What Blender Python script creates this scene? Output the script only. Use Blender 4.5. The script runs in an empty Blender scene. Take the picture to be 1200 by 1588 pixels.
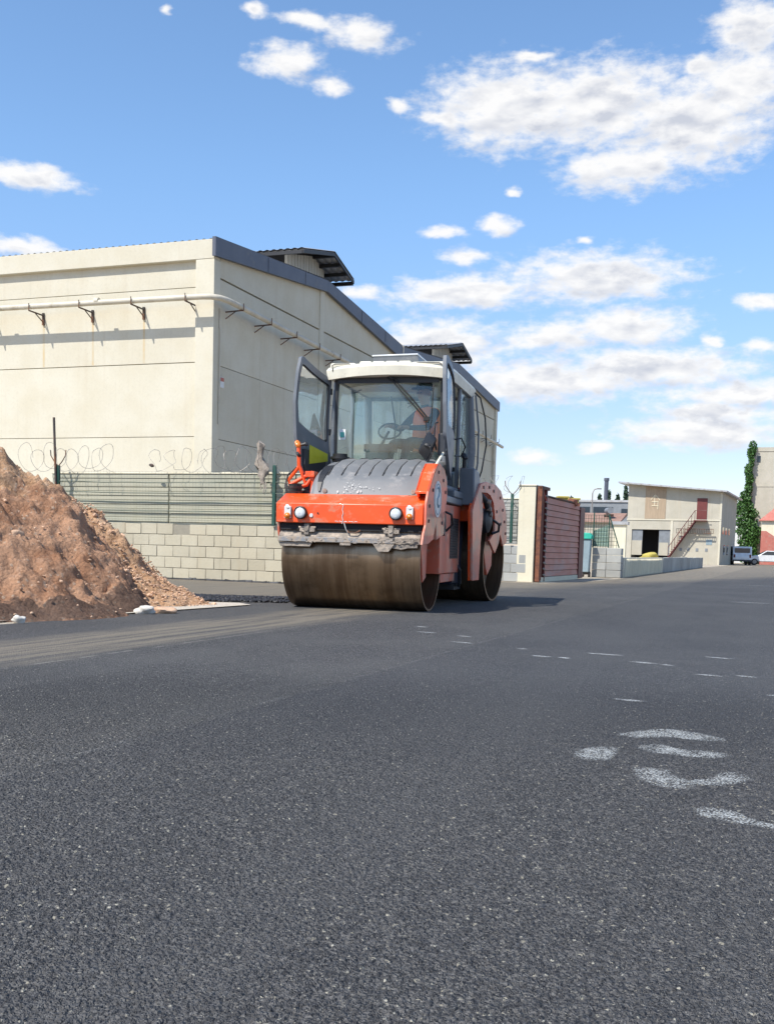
import bpy, bmesh, math, random
from math import sin, cos, pi, radians, atan2, hypot, sqrt
from mathutils import Vector, Matrix, noise, Euler
random.seed(7)
R = radians
sc = bpy.context.scene
COL = sc.collection

# ------------------------------------------------------------------ camera
H = 0.8
PITCH, ROLL, FPX = R(4.75), R(1.6), 1590.0
Fw = Vector((0, cos(PITCH), -sin(PITCH)))
R0 = Vector((1, 0, 0)); U0 = Vector((0, sin(PITCH), cos(PITCH)))
Rt = R0*cos(ROLL) + U0*sin(ROLL); Up = -R0*sin(ROLL) + U0*cos(ROLL)
cam_d = bpy.data.cameras.new('camera'); cam = bpy.data.objects.new('camera', cam_d); COL.objects.link(cam)
M3 = Matrix((Rt, Up, -Fw)).transposed()
cam.matrix_world = Matrix.Translation((0, 0, H)) @ M3.to_4x4()
cam_d.sensor_fit = 'HORIZONTAL'; cam_d.sensor_width = 36
cam_d.lens = 36*FPX/1200
cam_d.shift_y = (980-794)/1200
cam_d.clip_start = 0.05; cam_d.clip_end = 3000
cam_d.dof.use_dof = False
sc.camera = cam
# ------------------------------------------------------------------ light
SUN_EL = R(52); TRAVEL = R(46)          # light travels towards azimuth 46 deg right of +Y
sd = bpy.data.lights.new('sun', 'SUN'); sun = bpy.data.objects.new('sun', sd); COL.objects.link(sun)
sd.energy = 4.1; sd.angle = R(0.53); sd.color = (1.0, 0.95, 0.87)
tv = Vector((sin(TRAVEL)*cos(SUN_EL), cos(TRAVEL)*cos(SUN_EL), -sin(SUN_EL)))
sun.rotation_euler = tv.to_track_quat('-Z', 'Y').to_euler(); sun.location = (-20, -20, 40)
sc.view_settings.view_transform = 'Standard'; sc.view_settings.look = 'None'
sc.view_settings.exposure = 0.5; sc.view_settings.gamma = 1.0
W = bpy.data.worlds.new('World'); sc.world = W; W.use_nodes = True
SKY_STRENGTH = 0.14

CLOUDS = [(6.12,22.42,5.07,1.95),(10.52,22.44,4.6,2.07),(15.5,21.32,4.09,2.2),(12.0,19.66,3.6,1.3),(17.95,25.01,1.84,1.28),(17.62,22.8,2.93,1.6),(2.35,22.01,1.55,0.62),(10.58,14.37,5.15,1.32),(3.52,13.6,4.18,0.9),(3.46,15.42,1.32,0.44),(2.54,16.61,1.22,0.43),(5.32,16.94,1.38,0.43),(9.98,16.2,0.48,0.25),(6.18,18.61,0.41,0.28),(12.55,11.84,3.47,1.1),(8.66,11.43,2.9,0.85),(2.39,10.95,3.86,1.32),(13.82,9.8,5.51,1.18),(8.41,9.17,5.44,1.33),(18.46,8.42,4.63,0.71),(16.62,6.54,4.45,0.99),(11.14,5.62,1.2,0.41),(19.27,10.8,1.19,0.44),(16.87,11.13,0.64,0.32),(18.99,12.9,1.31,0.49),(-19.29,17.7,2.69,0.64),(-19.45,14.52,1.9,0.48),(-6.19,24.1,2.13,0.92),(-2.27,25.38,2.07,0.75),(-5.03,25.92,2.05,0.37),(-3.75,23.12,1.2,0.61),(-8.1,26.19,0.94,0.42),(-12.37,25.72,0.53,0.26),(-0.1,22.4,0.77,0.39),(7.04,24.63,1.19,0.27),(15.36,23.66,1.11,0.67),(16.9,7.46,3.5,0.66),(7.88,5.06,1.56,0.49),(-1.93,13.63,1.41,0.39),
 (-42,18,6,2),(-36,9,8,2),(38,16,9,3),(30,25,7,2.5),(60,12,10,3),(-70,20,10,3),(120,25,14,5),(180,30,16,6),(-130,25,14,5)]

class NT:
    """small node helper"""
    def __init__(s, tree): s.t = tree; s.n = tree.nodes; s.l = tree.links
    def node(s, typ, **kw):
        n = s.n.new(typ)
        for k, v in kw.items():
            if k.startswith('i_'):
                n.inputs[k[2:].replace('_', ' ')].default_value = v
            else: setattr(n, k, v)
        return n
    def link(s, a, b): s.l.new(a, b)
    def _set(s, sock, v):
        if isinstance(v, bpy.types.NodeSocket): s.l.new(v, sock)
        else: sock.default_value = v
    def m(s, op, a, b=0.0, c=0.0, clamp=False):
        n = s.n.new('ShaderNodeMath'); n.operation = op; n.use_clamp = clamp
        for i, v in enumerate((a, b, c)):
            if i < len(n.inputs): s._set(n.inputs[i], v)
        return n.outputs[0]
    def v(s, op, a, b=(0, 0, 0), c=(0, 0, 0)):
        n = s.n.new('ShaderNodeVectorMath'); n.operation = op
        s._set(n.inputs[0], a); s._set(n.inputs[1], b)
        if op == 'MULTIPLY_ADD': s._set(n.inputs[2], c)
        if op == 'SCALE': s._set(n.inputs['Scale'], c)
        return n.outputs['Value'] if op in ('LENGTH', 'DOT_PRODUCT', 'DISTANCE') else n.outputs['Vector']
    def noise(s, vec, scale, detail=4, rough=0.55, lac=2.0, dist=0.0, out=0):
        n = s.n.new('ShaderNodeTexNoise'); n.inputs['Scale'].default_value = scale
        n.inputs['Detail'].default_value = detail; n.inputs['Roughness'].default_value = rough
        n.inputs['Lacunarity'].default_value = lac; n.inputs['Distortion'].default_value = dist
        if vec is not None: s.l.new(vec, n.inputs['Vector'])
        return n.outputs[out]
    def vor(s, vec, scale, feature='F1', out='Distance', rand=1.0):
        n = s.n.new('ShaderNodeTexVoronoi'); n.feature = feature; n.inputs['Scale'].default_value = scale
        n.inputs['Randomness'].default_value = rand
        s.l.new(vec, n.inputs['Vector']); return n.outputs[out]
    def ramp(s, f, lo, hi, a=0.0, b=1.0, smooth=True):
        n = s.n.new('ShaderNodeMapRange'); n.interpolation_type = 'SMOOTHSTEP' if smooth else 'LINEAR'
        s._set(n.inputs['Value'], f); s._set(n.inputs['From Min'], lo); s._set(n.inputs['From Max'], hi)
        s._set(n.inputs['To Min'], a); s._set(n.inputs['To Max'], b)
        return n.outputs['Result']
    def mix(s, f, a, b, blend='MIX'):
        n = s.n.new('ShaderNodeMix'); n.data_type = 'RGBA'; n.blend_type = blend
        s._set(n.inputs[0], f)
        for i, v in ((6, a), (7, b)):
            if isinstance(v, bpy.types.NodeSocket): s.l.new(v, n.inputs[i])
            else: n.inputs[i].default_value = (*v[:3], 1)
        return n.outputs[2]
    def scale(s, vec, sc_): return s.v('MULTIPLY', vec, sc_)

def build_world():
    t = NT(W.node_tree); W.node_tree.nodes.clear()
    out = t.node('ShaderNodeOutputWorld')
    sky = t.node('ShaderNodeTexSky', sky_type='NISHITA', sun_disc=False, sun_elevation=SUN_EL,
                 sun_rotation=pi+TRAVEL, altitude=900, air_density=1.0, dust_density=0.6, ozone_density=3.0)
    bg = t.node('ShaderNodeBackground'); bg.inputs['Strength'].default_value = SKY_STRENGTH
    # richer blue, as a phone camera records it
    hs = t.node('ShaderNodeHueSaturation'); hs.inputs['Saturation'].default_value = 1.02; hs.inputs['Value'].default_value = 1.17
    t.link(sky.outputs[0], hs.inputs['Color'])
    tc = t.node('ShaderNodeTexCoord'); sep = t.node('ShaderNodeSeparateXYZ'); t.link(tc.outputs['Generated'], sep.inputs[0])
    az = t.m('DEGREES', t.m('ARCTAN2', sep.outputs[0], sep.outputs[1]))
    el = t.m('DEGREES', t.m('ARCSINE', sep.outputs[2]))
    cb = t.node('ShaderNodeCombineXYZ'); t.link(az, cb.inputs[0]); t.link(el, cb.inputs[1]); P0 = cb.outputs[0]
    nc = t.noise(t.scale(P0, (0.8, 1.5, 1)), 0.55, 4, 0.5, out=1)
    P = t.v('ADD', P0, t.v('MULTIPLY', t.v('SUBTRACT', nc, (0.5, 0.5, 0.5)), (1.7, 0.9, 0)))
    def field(Pv):
        acc = None
        for (a, e, w, h) in CLOUDS:
            d = t.v('LENGTH', t.v('MULTIPLY_ADD', Pv, (1/w, 1/h, 0), (-a/w, -e/h, 0)))
            if w < 1.6: d = t.m('ADD', d, 0.12)
            acc = d if acc is None else t.m('SMOOTH_MIN', acc, d, 0.35)
        return acc
    f = field(P); fu = field(t.v('ADD', P, (-0.35, 0.55, 0)))
    def fbm(Pv): return t.noise(t.scale(Pv, (0.85, 1.7, 1)), 1.0, 8, 0.56, 2.1)
    n1 = fbm(P0); n2 = fbm(t.v('ADD', P0, (-0.22, 0.34, 0))); nb = t.noise(t.scale(P0, (0.30, 0.75, 1)), 1.0, 4, 0.5)
    dens = t.m('ADD', t.m('SUBTRACT', 1.02, f), t.m('MULTIPLY', t.m('SUBTRACT', n1, 0.5), 1.6))
    dens = t.m('SUBTRACT', dens, t.m('MULTIPLY', t.m('MULTIPLY', t.ramp(az, 3.0, -3.0), t.ramp(el, 19.0, 22.0)), 0.10))
    alpha = t.ramp(dens, -0.30, 0.62)
    alpha = t.m('MULTIPLY', alpha, 0.96)
    wisp = t.ramp(t.noise(t.scale(P0, (0.09, 0.35, 1)), 1.0, 6, 0.6), 0.52, 0.8)
    low = t.ramp(el, 1.0, 11.0, 1.0, 0.0)
    alpha = t.m('MAXIMUM', alpha, t.m('MULTIPLY', t.m('MULTIPLY', wisp, low), 0.5))
    relief = t.m('MULTIPLY', t.m('SUBTRACT', t.noise(t.scale(P0, (0.5, 1.2, 1)), 1.0, 4, 0.45), t.noise(t.scale(t.v('ADD', P0, (-0.3, 0.45, 0)), (0.5, 1.2, 1)), 1.0, 4, 0.45)), 1.6)
    relief = t.m('ADD', relief, t.m('MULTIPLY', t.m('SUBTRACT', fu, f), 0.55))
    thick = t.m('MULTIPLY', t.ramp(dens, 0.30, 1.0), t.ramp(nb, 0.38, 0.62, 0.25, 1.3))
    bright = t.m('ADD', t.m('SUBTRACT', 0.90, t.m('MULTIPLY', thick, 0.58)), relief)
    bright = t.m('MINIMUM', t.m('MAXIMUM', bright, 0.0), 1.0)
    ccol = t.mix(bright, (3.2, 3.35, 3.75), (5.15, 5.1, 5.05))
    skyc = t.mix(1.0, hs.outputs[0], (0.93, 1.0, 1.0), 'MULTIPLY')
    hz_ = t.ramp(el, 0.0, 20.0, 0.66, 1.0); hc_ = t.node('ShaderNodeCombineXYZ')
    for i in range(3): t.link(t.m('POWER', hz_, (0.55, 1.12, 1.05)[i]), hc_.inputs[i])
    skyc = t.mix(1.0, skyc, hc_.outputs[0], 'MULTIPLY')
    mixc = t.mix(alpha, skyc, ccol)
    # below the horizon: dull earth
    t.link(mixc, bg.inputs['Color']); t.link(bg.outputs[0], out.inputs[0])
build_world()
W.cycles.sampling_method = 'MANUAL'; W.cycles.sample_map_resolution = 1024

# ------------------------------------------------------------------ materials
def principled(name):
    m = bpy.data.materials.new(name); m.use_nodes = True
    t = NT(m.node_tree); b = m.node_tree.nodes['Principled BSDF']; return m, t, b
def coords(t, which='Object'):
    return t.node('ShaderNodeTexCoord').outputs[which]
def mat(name, c, c2=None, rough=0.6, metal=0.0, scale=3.0, amt=0.5, bump=0.0, bscale=40, spec=0.5, dirt=None, dirt_amt=0.0, dirt_scale=2.0, stretch=(1, 1, 1), coat=0.0, rnd=0.0):
    m, t, b = principled(name)
    co = t.scale(coords(t), stretch)
    c2 = c2 or tuple(x*0.8 for x in c)
    n = t.noise(co, scale, 6, 0.6)
    f = t.ramp(n, 0.5-0.22/max(amt, .01)*0.5, 0.5+0.22/max(amt, .01)*0.5)
    col = t.mix(f, c, c2)
    if rnd:
        at = t.node('ShaderNodeAttribute', attribute_name='rnd')
        k = t.m('ADD', t.m('MULTIPLY', t.m('SUBTRACT', at.outputs['Fac'], 0.5), rnd), 1.0)
        sc_ = t.node('ShaderNodeCombineXYZ')
        for i in range(3): t.link(k, sc_.inputs[i])
        col = t.mix(1.0, col, sc_.outputs[0], 'MULTIPLY')
    r = rough
    if dirt:
        n2 = t.noise(co, dirt_scale, 8, 0.7)
        f2 = t.ramp(n2, 0.62-0.3*dirt_amt, 0.80-0.3*dirt_amt)
        col = t.mix(f2, col, dirt)
        r = t.ramp(f2, 0, 1, rough, 0.9)
    t.link(col, b.inputs['Base Color']); t._set(b.inputs['Roughness'], r)
    b.inputs['Metallic'].default_value = metal; b.inputs['Specular IOR Level'].default_value = spec
    b.inputs['Coat Weight'].default_value = coat
    if bump:
        bp = t.node('ShaderNodeBump'); bp.inputs['Strength'].default_value = 1.0; bp.inputs['Distance'].default_value = bump
        t.link(t.noise(co, bscale, 5, 0.6), bp.inputs['Height']); t.link(bp.outputs[0], b.inputs['Normal'])
    return m

def asphalt_mat():
    m, t, b = principled('new_asphalt')
    P = coords(t)
    warp = t.v('ADD', P, t.v('MULTIPLY', t.noise(P, 60, 2, out=1), (0.006, 0.006, 0.006)))
    v1 = t.vor(warp, 95.0); c1 = t.vor(warp, 95.0, out='Color')
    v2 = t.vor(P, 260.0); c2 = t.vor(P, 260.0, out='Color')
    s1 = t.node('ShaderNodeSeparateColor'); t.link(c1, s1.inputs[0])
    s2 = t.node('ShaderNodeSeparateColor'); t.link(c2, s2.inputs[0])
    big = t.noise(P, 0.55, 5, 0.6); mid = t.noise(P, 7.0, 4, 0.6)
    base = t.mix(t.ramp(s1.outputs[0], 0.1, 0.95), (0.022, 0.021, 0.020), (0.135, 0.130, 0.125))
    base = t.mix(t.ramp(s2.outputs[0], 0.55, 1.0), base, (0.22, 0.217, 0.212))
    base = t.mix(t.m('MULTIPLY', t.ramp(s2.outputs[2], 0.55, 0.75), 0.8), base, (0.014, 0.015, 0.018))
    base = t.mix(t.m('MULTIPLY', t.ramp(mid, 0.4, 0.75), 0.25), base, (0.045, 0.048, 0.054))
    base = t.mix(t.m('MULTIPLY', t.ramp(big, 0.40, 0.62), 0.50), base, (0.118, 0.114, 0.108))
    pat = t.noise(t.scale(P, (1.3, 0.35, 1)), 1.0, 5, 0.6); base = t.mix(t.m('MULTIPLY', t.ramp(pat, 0.5, 0.7), 0.35), base, (0.045, 0.045, 0.047))
    # stones with real relief (near patch) take one tone each
    sa = t.node('ShaderNodeAttribute', attribute_name='stone').outputs['Fac']
    st_c = t.mix(t.ramp(sa, 0.25, 0.95), (0.042, 0.040, 0.038), (0.160, 0.152, 0.141)); st_c = t.mix(t.ramp(sa, 0.965, 0.975), st_c, (0.45, 0.41, 0.31))
    base = t.mix(t.m('MULTIPLY', t.ramp(sa, 0.02, 0.3), 0.75), base, st_c)
    # pale and buff chips
    chip = t.m('MULTIPLY', t.ramp(s1.outputs[1], 0.955, 0.97), t.ramp(v1, 0.30, 0.42, 1.0, 0.0))
    base = t.mix(t.m('MULTIPLY', chip, 0.85), base, (0.55, 0.52, 0.42))
    chip2 = t.m('MULTIPLY', t.ramp(s2.outputs[1], 0.90, 0.93), t.ramp(v2, 0.3, 0.45, 1.0, 0.0))
    base = t.mix(t.m('MULTIPLY', chip2, 0.8), base, (0.42, 0.40, 0.34))
    # dusty wheel band, running from lower left to the roller and beyond
    sep = t.node('ShaderNodeSeparateXYZ'); t.link(P, sep.inputs[0]); x, y = sep.outputs[0], sep.outputs[1]
    # signed distance across a line through (-2.75,7.1) heading to (-1.2,11.2)
    dx, dy = 0.36, 0.933
    side = t.m('SUBTRACT', t.m('MULTIPLY', t.m('SUBTRACT', x, -2.62), dy), t.m('MULTIPLY', t.m('SUBTRACT', y, 7.2), dx))
    along = t.m('ADD', t.m('MULTIPLY', x, dx), t.m('MULTIPLY', y, dy))
    cbn = t.node('ShaderNodeCombineXYZ'); t.link(t.m('MULTIPLY', side, 9.0), cbn.inputs[0]); t.link(t.m('MULTIPLY', along, 0.45), cbn.inputs[1])
    streak = t.noise(cbn.outputs[0], 1.0, 5, 0.65)
    wob = t.m('MULTIPLY', t.m('SUBTRACT', t.noise(P, 0.8, 3), 0.5), 0.5)
    # faint rolled lanes along the paving direction
    base = t.mix(t.m('MULTIPLY', t.ramp(t.noise(t.scale(cbn.outputs[0], (0.16, 0.10, 1)), 1.0, 4, 0.55), 0.46, 0.60), 0.30), base, (0.115, 0.112, 0.108))
    band = t.m('MULTIPLY', t.ramp(t.m('ADD', side, wob), -0.62, -0.25), t.ramp(t.m('ADD', side, wob), 0.3, 0.75, 1.0, 0.0))
    band = t.m('MULTIPLY', band, t.ramp(y, 13.5, 18.0, 1.0, 0.35))
    dust = t.m('MULTIPLY', band, t.ramp(streak, 0.30, 0.62))
    # dusty far road and apron behind the roller
    far = t.ramp(t.m('ADD', t.m('SUBTRACT', y, t.m('MULTIPLY', x, 1.55)), t.m('MULTIPLY', t.noise(P, 0.25, 4), 3.0)), 17.2, 20.8)
    far = t.m('MULTIPLY', far, t.ramp(streak, 0.22, 0.6, 0.45, 1.0))
    yfar = t.ramp(t.m('ADD', y, t.m('MULTIPLY', t.noise(P, 0.12, 4), 16.0)), 48.0, 62.0)
    far = t.m('MAXIMUM', far, yfar)
    dust = t.m('MAXIMUM', t.m('MULTIPLY', dust, 0.95), t.m('MULTIPLY', far, 0.9))
    base = t.mix(dust, base, t.mix(t.ramp(s2.outputs[2], 0, 1), (0.23, 0.195, 0.145), (0.33, 0.285, 0.215)))
    # thin pale scrape marks at the band's inner edge
    ln = t.ramp(t.m('ABSOLUTE', t.m('ADD', t.m('SUBTRACT', side, 0.66), t.m('MULTIPLY', wob, 0.12))), 0.0, 0.022, 1.0, 0.0)
    ln = t.m('MULTIPLY', ln, t.m('MULTIPLY', t.ramp(t.noise(P, 5, 4), 0.42, 0.6), t.ramp(y, 5.4, 12.5, 1.0, 0.0)))
    base = t.mix(t.m('MULTIPLY', ln, 0.75), base, (0.38, 0.36, 0.32))
    # longitudinal paving joint, and slightly tighter lane to its right
    js = t.m('SUBTRACT', t.m('MULTIPLY', t.m('SUBTRACT', x, -0.76), 0.934), t.m('MULTIPLY', t.m('SUBTRACT', y, 4.69), 0.357))
    jl = t.ramp(t.m('ABSOLUTE', t.m('ADD', js, t.m('MULTIPLY', wob, 0.05))), 0.0, 0.03, 1.0, 0.0)
    base = t.mix(t.m('MULTIPLY', t.m('MULTIPLY', jl, t.ramp(t.noise(P, 3, 3), 0.4, 0.6)), 0.25), base, (0.20, 0.20, 0.20))
    base = t.mix(t.m('MULTIPLY', t.ramp(js, 0.0, 0.05), 0.22), base, (0.04, 0.045, 0.058))
    t.link(base, b.inputs['Base Color'])
    b.inputs['Roughness'].default_value = 0.74; b.inputs['Specular IOR Level'].default_value = 0.4
    hgt = t.m('ADD', t.m('MULTIPLY', t.ramp(v1, 0.0, 0.75, 1.0, 0.0, False), 1.0), t.m('MULTIPLY', t.ramp(v2, 0.0, 0.7, 1.0, 0.0, False), 0.4))
    hgt = t.m('ADD', hgt, t.m('MULTIPLY', t.noise(P, 28, 3), 1.1))
    hgt = t.m('ADD', hgt, t.m('MULTIPLY', s1.outputs[2], 0.9))
    bp = t.node('ShaderNodeBump'); bp.inputs['Strength'].default_value = 1.0; bp.inputs['Distance'].default_value = 0.010
    t.link(hgt, bp.inputs['Height']); t.link(bp.outputs[0], b.inputs['Normal'])
    return m

def dirt_mat(name, a, b_, c, sc_=1.0):
    m, t, b = principled(name); P = coords(t)
    n = t.noise(P, 1.3*sc_, 8, 0.68); n2 = t.noise(P, 9*sc_, 6, 0.7); v = t.vor(P, 16*sc_); vc = t.vor(P, 16*sc_, out='Color')
    s = t.node('ShaderNodeSeparateColor'); t.link(vc, s.inputs[0])
    col = t.mix(t.ramp(n, 0.38, 0.62), a, b_); col = t.mix(t.ramp(n2, 0.45, 0.7), col, c)
    col = t.mix(t.m('MULTIPLY', t.m('MULTIPLY', t.ramp(s.outputs[0], 0.86, 0.9), t.ramp(v, 0.3, 0.5, 1, 0)), 0.7), col, (0.55, 0.40, 0.28))
    t.link(col, b.inputs['Base Color']); b.inputs['Roughness'].default_value = 0.95; b.inputs['Specular IOR Level'].default_value = 0.15
    h = t.m('ADD', t.m('MULTIPLY', t.ramp(v, 0, 0.7, 1, 0, False), 0.5), t.noise(P, 22*sc_, 7, 0.7))
    bp = t.node('ShaderNodeBump'); bp.inputs['Distance'].default_value = 0.045; bp.inputs['Strength'].default_value = 1.0
    t.link(h, bp.inputs['Height']); t.link(bp.outputs[0], b.inputs['Normal'])
    return m

def mound_mat():
    m, t, b = principled('mound_earth'); P = coords(t)
    sep = t.node('ShaderNodeSeparateXYZ'); t.link(P, sep.inputs[0]); x, y, z = sep.outputs
    n = t.noise(P, 1.6, 8, 0.66); n2 = t.noise(P, 8, 7, 0.72); v = t.vor(P, 22); vc = t.vor(P, 22, out='Color')
    s = t.node('ShaderNodeSeparateColor'); t.link(vc, s.inputs[0])
    brown = t.mix(t.ramp(n, 0.36, 0.62), (0.37, 0.19, 0.108), (0.56, 0.325, 0.20))
    brown = t.mix(t.ramp(n2, 0.5, 0.75), brown, (0.55, 0.36, 0.25))
    orange = t.mix(t.ramp(n2, 0.35, 0.7), (0.50, 0.29, 0.16), (0.70, 0.47, 0.30))
    # loose dry ochre spill lies over the back pile and the crest
    at = t.node('ShaderNodeAttribute', attribute_name='dry')
    k = t.m('ADD', at.outputs['Fac'], t.m('MULTIPLY', t.m('SUBTRACT', t.noise(P, 3.0, 6, 0.7), 0.5), 1.5))
    col = t.mix(t.ramp(k, 0.40, 0.66), brown, orange)
    col = t.mix(t.m('MULTIPLY', t.m('MULTIPLY', t.ramp(s.outputs[0], 0.86, 0.9), t.ramp(v, 0.3, 0.5, 1, 0)), 0.8), col, (0.58, 0.43, 0.31))
    # bitumen-stained foot
    at2 = t.node('ShaderNodeAttribute', attribute_name='foot')
    fk = t.ramp(t.m('ADD', at2.outputs['Fac'], t.m('MULTIPLY', t.m('SUBTRACT', t.noise(P, 7, 5, 0.7), 0.5), 1.1)), 0.5, 0.72)
    col = t.mix(t.m('MULTIPLY', fk, 0.72), col, (0.055, 0.048, 0.046))
    t.link(col, b.inputs['Base Color']); b.inputs['Roughness'].default_value = 0.95; b.inputs['Specular IOR Level'].default_value = 0.15
    h = t.m('ADD', t.m('MULTIPLY', t.ramp(v, 0, 0.7, 1, 0, False), 0.35), t.noise(P, 26, 8, 0.75))
    bp = t.node('ShaderNodeBump'); bp.inputs['Distance'].default_value = 0.05; bp.inputs['Strength'].default_value = 1.0
    t.link(h, bp.inputs['Height']); t.link(bp.outputs[0], b.inputs['Normal'])
    return m

def concrete_mat(name, a, b_, streak=(0.45, 0.36, 0.24), st_amt=0.25, rnd=0.06, z_streak=True, bump=0.004):
    m, t, b = principled(name); P = coords(t)
    n = t.noise(P, 0.9, 7, 0.62)
    col = t.mix(t.ramp(n, 0.32, 0.68), a, b_)
    fine = t.noise(P, 14, 6, 0.65)
    col = t.mix(t.m('MULTIPLY', t.ramp(fine, 0.45, 0.75), 0.22), col, tuple(0.72*k for k in a))
    if z_streak:
        ns = t.noise(t.scale(P, (2.6, 2.6, 0.10)), 1.0, 6, 0.65)
        col = t.mix(t.m('MULTIPLY', t.ramp(ns, 0.55, 0.78), st_amt), col, streak)
        ns2 = t.noise(t.scale(P, (7, 7, 0.35)), 1.0, 5, 0.6)
        col = t.mix(t.m('MULTIPLY', t.ramp(ns2, 0.58, 0.8), st_amt*0.8), col, tuple(0.55*k for k in a))
    at = t.node('ShaderNodeAttribute', attribute_name='rnd')
    k = t.m('ADD', t.m('MULTIPLY', t.m('SUBTRACT', at.outputs['Fac'], 0.5), rnd*2), 1.0)
    cb = t.node('ShaderNodeCombineXYZ')
    for i in range(3): t.link(k, cb.inputs[i])
    col = t.mix(1.0, col, cb.outputs[0], 'MULTIPLY')
    t.link(col, b.inputs['Base Color']); b.inputs['Roughness'].default_value = 0.9; b.inputs['Specular IOR Level'].default_value = 0.2
    bp = t.node('ShaderNodeBump'); bp.inputs['Distance'].default_value = bump
    t.link(t.noise(P, 30, 6, 0.7), bp.inputs['Height']); t.link(bp.outputs[0], b.inputs['Normal'])
    return m

def glass_mat(name, tint=(0.75, 0.9, 0.86), refl=1.0, fk=1.3, haze=0.10, hc=(0.55, 0.7, 0.68), fmin=0.06):
    m = bpy.data.materials.new(name); m.use_nodes = True; t = NT(m.node_tree); m.node_tree.nodes.clear()
    out = t.node('ShaderNodeOutputMaterial')
    tr = t.node('ShaderNodeBsdfTransparent'); tr.inputs[0].default_value = (*tint, 1)
    gl = t.node('ShaderNodeBsdfGlossy'); gl.inputs['Roughness'].default_value = 0.02; gl.inputs['Color'].default_value = (refl, refl, refl, 1)
    df = t.node('ShaderNodeBsdfDiffuse'); df.inputs[0].default_value = (*hc, 1)
    P = coords(t)
    hz = t.m('MULTIPLY', t.ramp(t.noise(t.scale(P, (3, 3, 1)), 1.2, 5, 0.6), 0.3, 0.75, 0.35, 1.0), haze)
    fr = t.node('ShaderNodeFresnel'); fr.inputs['IOR'].default_value = 1.5
    ff = t.m('MAXIMUM', t.m('MULTIPLY', fr.outputs[0], fk), fmin, clamp=True)
    a = t.node('ShaderNodeMixShader'); t.link(hz, a.inputs[0]); t.link(tr.outputs[0], a.inputs[1]); t.link(df.outputs[0], a.inputs[2])
    c = t.node('ShaderNodeMixShader'); t.link(ff, c.inputs[0]); t.link(a.outputs[0], c.inputs[1]); t.link(gl.outputs[0], c.inputs[2])
    t.link(c.outputs[0], out.inputs[0])
    return m

def drum_mat():
    m, t, b = principled('drum_steel'); P = coords(t)
    # bands run round the drum: vary only along its axis (x), wear softly round it
    n = t.noise(t.scale(P, (5.0, 0.35, 0.35)), 1.0, 6, 0.65)
    n2 = t.noise(t.scale(P, (22.0, 1.2, 1.2)), 1.0, 5, 0.7)
    blot = t.noise(P, 2.6, 6, 0.65)
    col = t.mix(t.ramp(n, 0.35, 0.65), (0.14, 0.088, 0.052), (0.27, 0.19, 0.122))
    col = t.mix(t.m('MULTIPLY', t.ramp(n2, 0.5, 0.75), 0.5), col, (0.30, 0.22, 0.155))
    col = t.mix(t.m('MULTIPLY', t.ramp(blot, 0.5, 0.75), 0.6), col, (0.075, 0.045, 0.022))
    t.link(col, b.inputs['Base Color']); b.inputs['Metallic'].default_value = 0.8
    t.link(t.ramp(n, 0.3, 0.7, 0.42, 0.28), b.inputs['Roughness'])
    bp = t.node('ShaderNodeBump'); bp.inputs['Distance'].default_value = 0.0006
    t.link(n2, bp.inputs['Height']); t.link(bp.outputs[0], b.inputs['Normal'])
    return m

def paint_mark_mat():
    m, t, b = principled('worn_white_marking'); P = coords(t)
    b.inputs['Base Color'].default_value = (0.60, 0.62, 0.60, 1); b.inputs['Roughness'].default_value = 0.85
    tr = t.node('ShaderNodeBsdfTransparent'); mx = t.node('ShaderNodeMixShader')
    v = t.vor(P, 120.0)
    e = t.node('ShaderNodeAttribute', attribute_name='edge')
    f = t.m('ADD', t.m('MULTIPLY', t.noise(P, 14, 5, 0.7), 0.9), t.m('MULTIPLY', t.ramp(v, 0, 0.7, 1, 0), 0.55))
    f = t.m('ADD', f, t.m('MULTIPLY', e.outputs['Fac'], 0.65))
    t.link(t.m('MULTIPLY', t.ramp(f, 1.0, 1.5), 0.66), mx.inputs[0])
    t.link(tr.outputs[0], mx.inputs[1]); t.link(b.outputs[0], mx.inputs[2])
    t.link(mx.outputs[0], m.node_tree.nodes['Material Output'].inputs[0])
    return m

MT = {}
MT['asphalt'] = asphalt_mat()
MT['ground'] = dirt_mat('dusty_ground', (0.40, 0.34, 0.26), (0.47, 0.41, 0.32), (0.50, 0.44, 0.35), 0.6)
MT['mound'] = mound_mat()
MT['mark'] = paint_mark_mat()
MT['drum'] = drum_mat()
MT['pale_concrete'] = concrete_mat('hall_concrete', (0.57, 0.525, 0.41), (0.61, 0.575, 0.47), st_amt=0.22, rnd=0.05)  # same cream concrete on the yard side and the gables
MT['wall_panel'] = concrete_mat('stained_slab', (0.46, 0.44, 0.34), (0.38, 0.38, 0.305), streak=(0.30, 0.29, 0.14), st_amt=0.5)
MT['block'] = concrete_mat('concrete_block', (0.46, 0.41, 0.30), (0.51, 0.465, 0.355), st_amt=0.45, rnd=0.08, bump=0.008)
MT['mortar'] = mat('mortar', (0.33, 0.30, 0.235), rough=0.95, bump=0.01)
MT['block_grey'] = concrete_mat('grey_block', (0.32, 0.32, 0.30), (0.40, 0.40, 0.37), st_amt=0.2, rnd=0.14, bump=0.008)
MT['fascia'] = mat('dark_flashing', (0.105, 0.115, 0.145), (0.085, 0.095, 0.125), rough=0.5, metal=0.3, scale=1.5, dirt=(0.22, 0.22, 0.22), dirt_amt=0.2)
MT['roof_sheet'] = mat('pale_roof_sheet', (0.50, 0.50, 0.50), rough=0.5, metal=0.4, scale=1.5, dirt=(0.30, 0.27, 0.24), dirt_amt=0.4)
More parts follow.
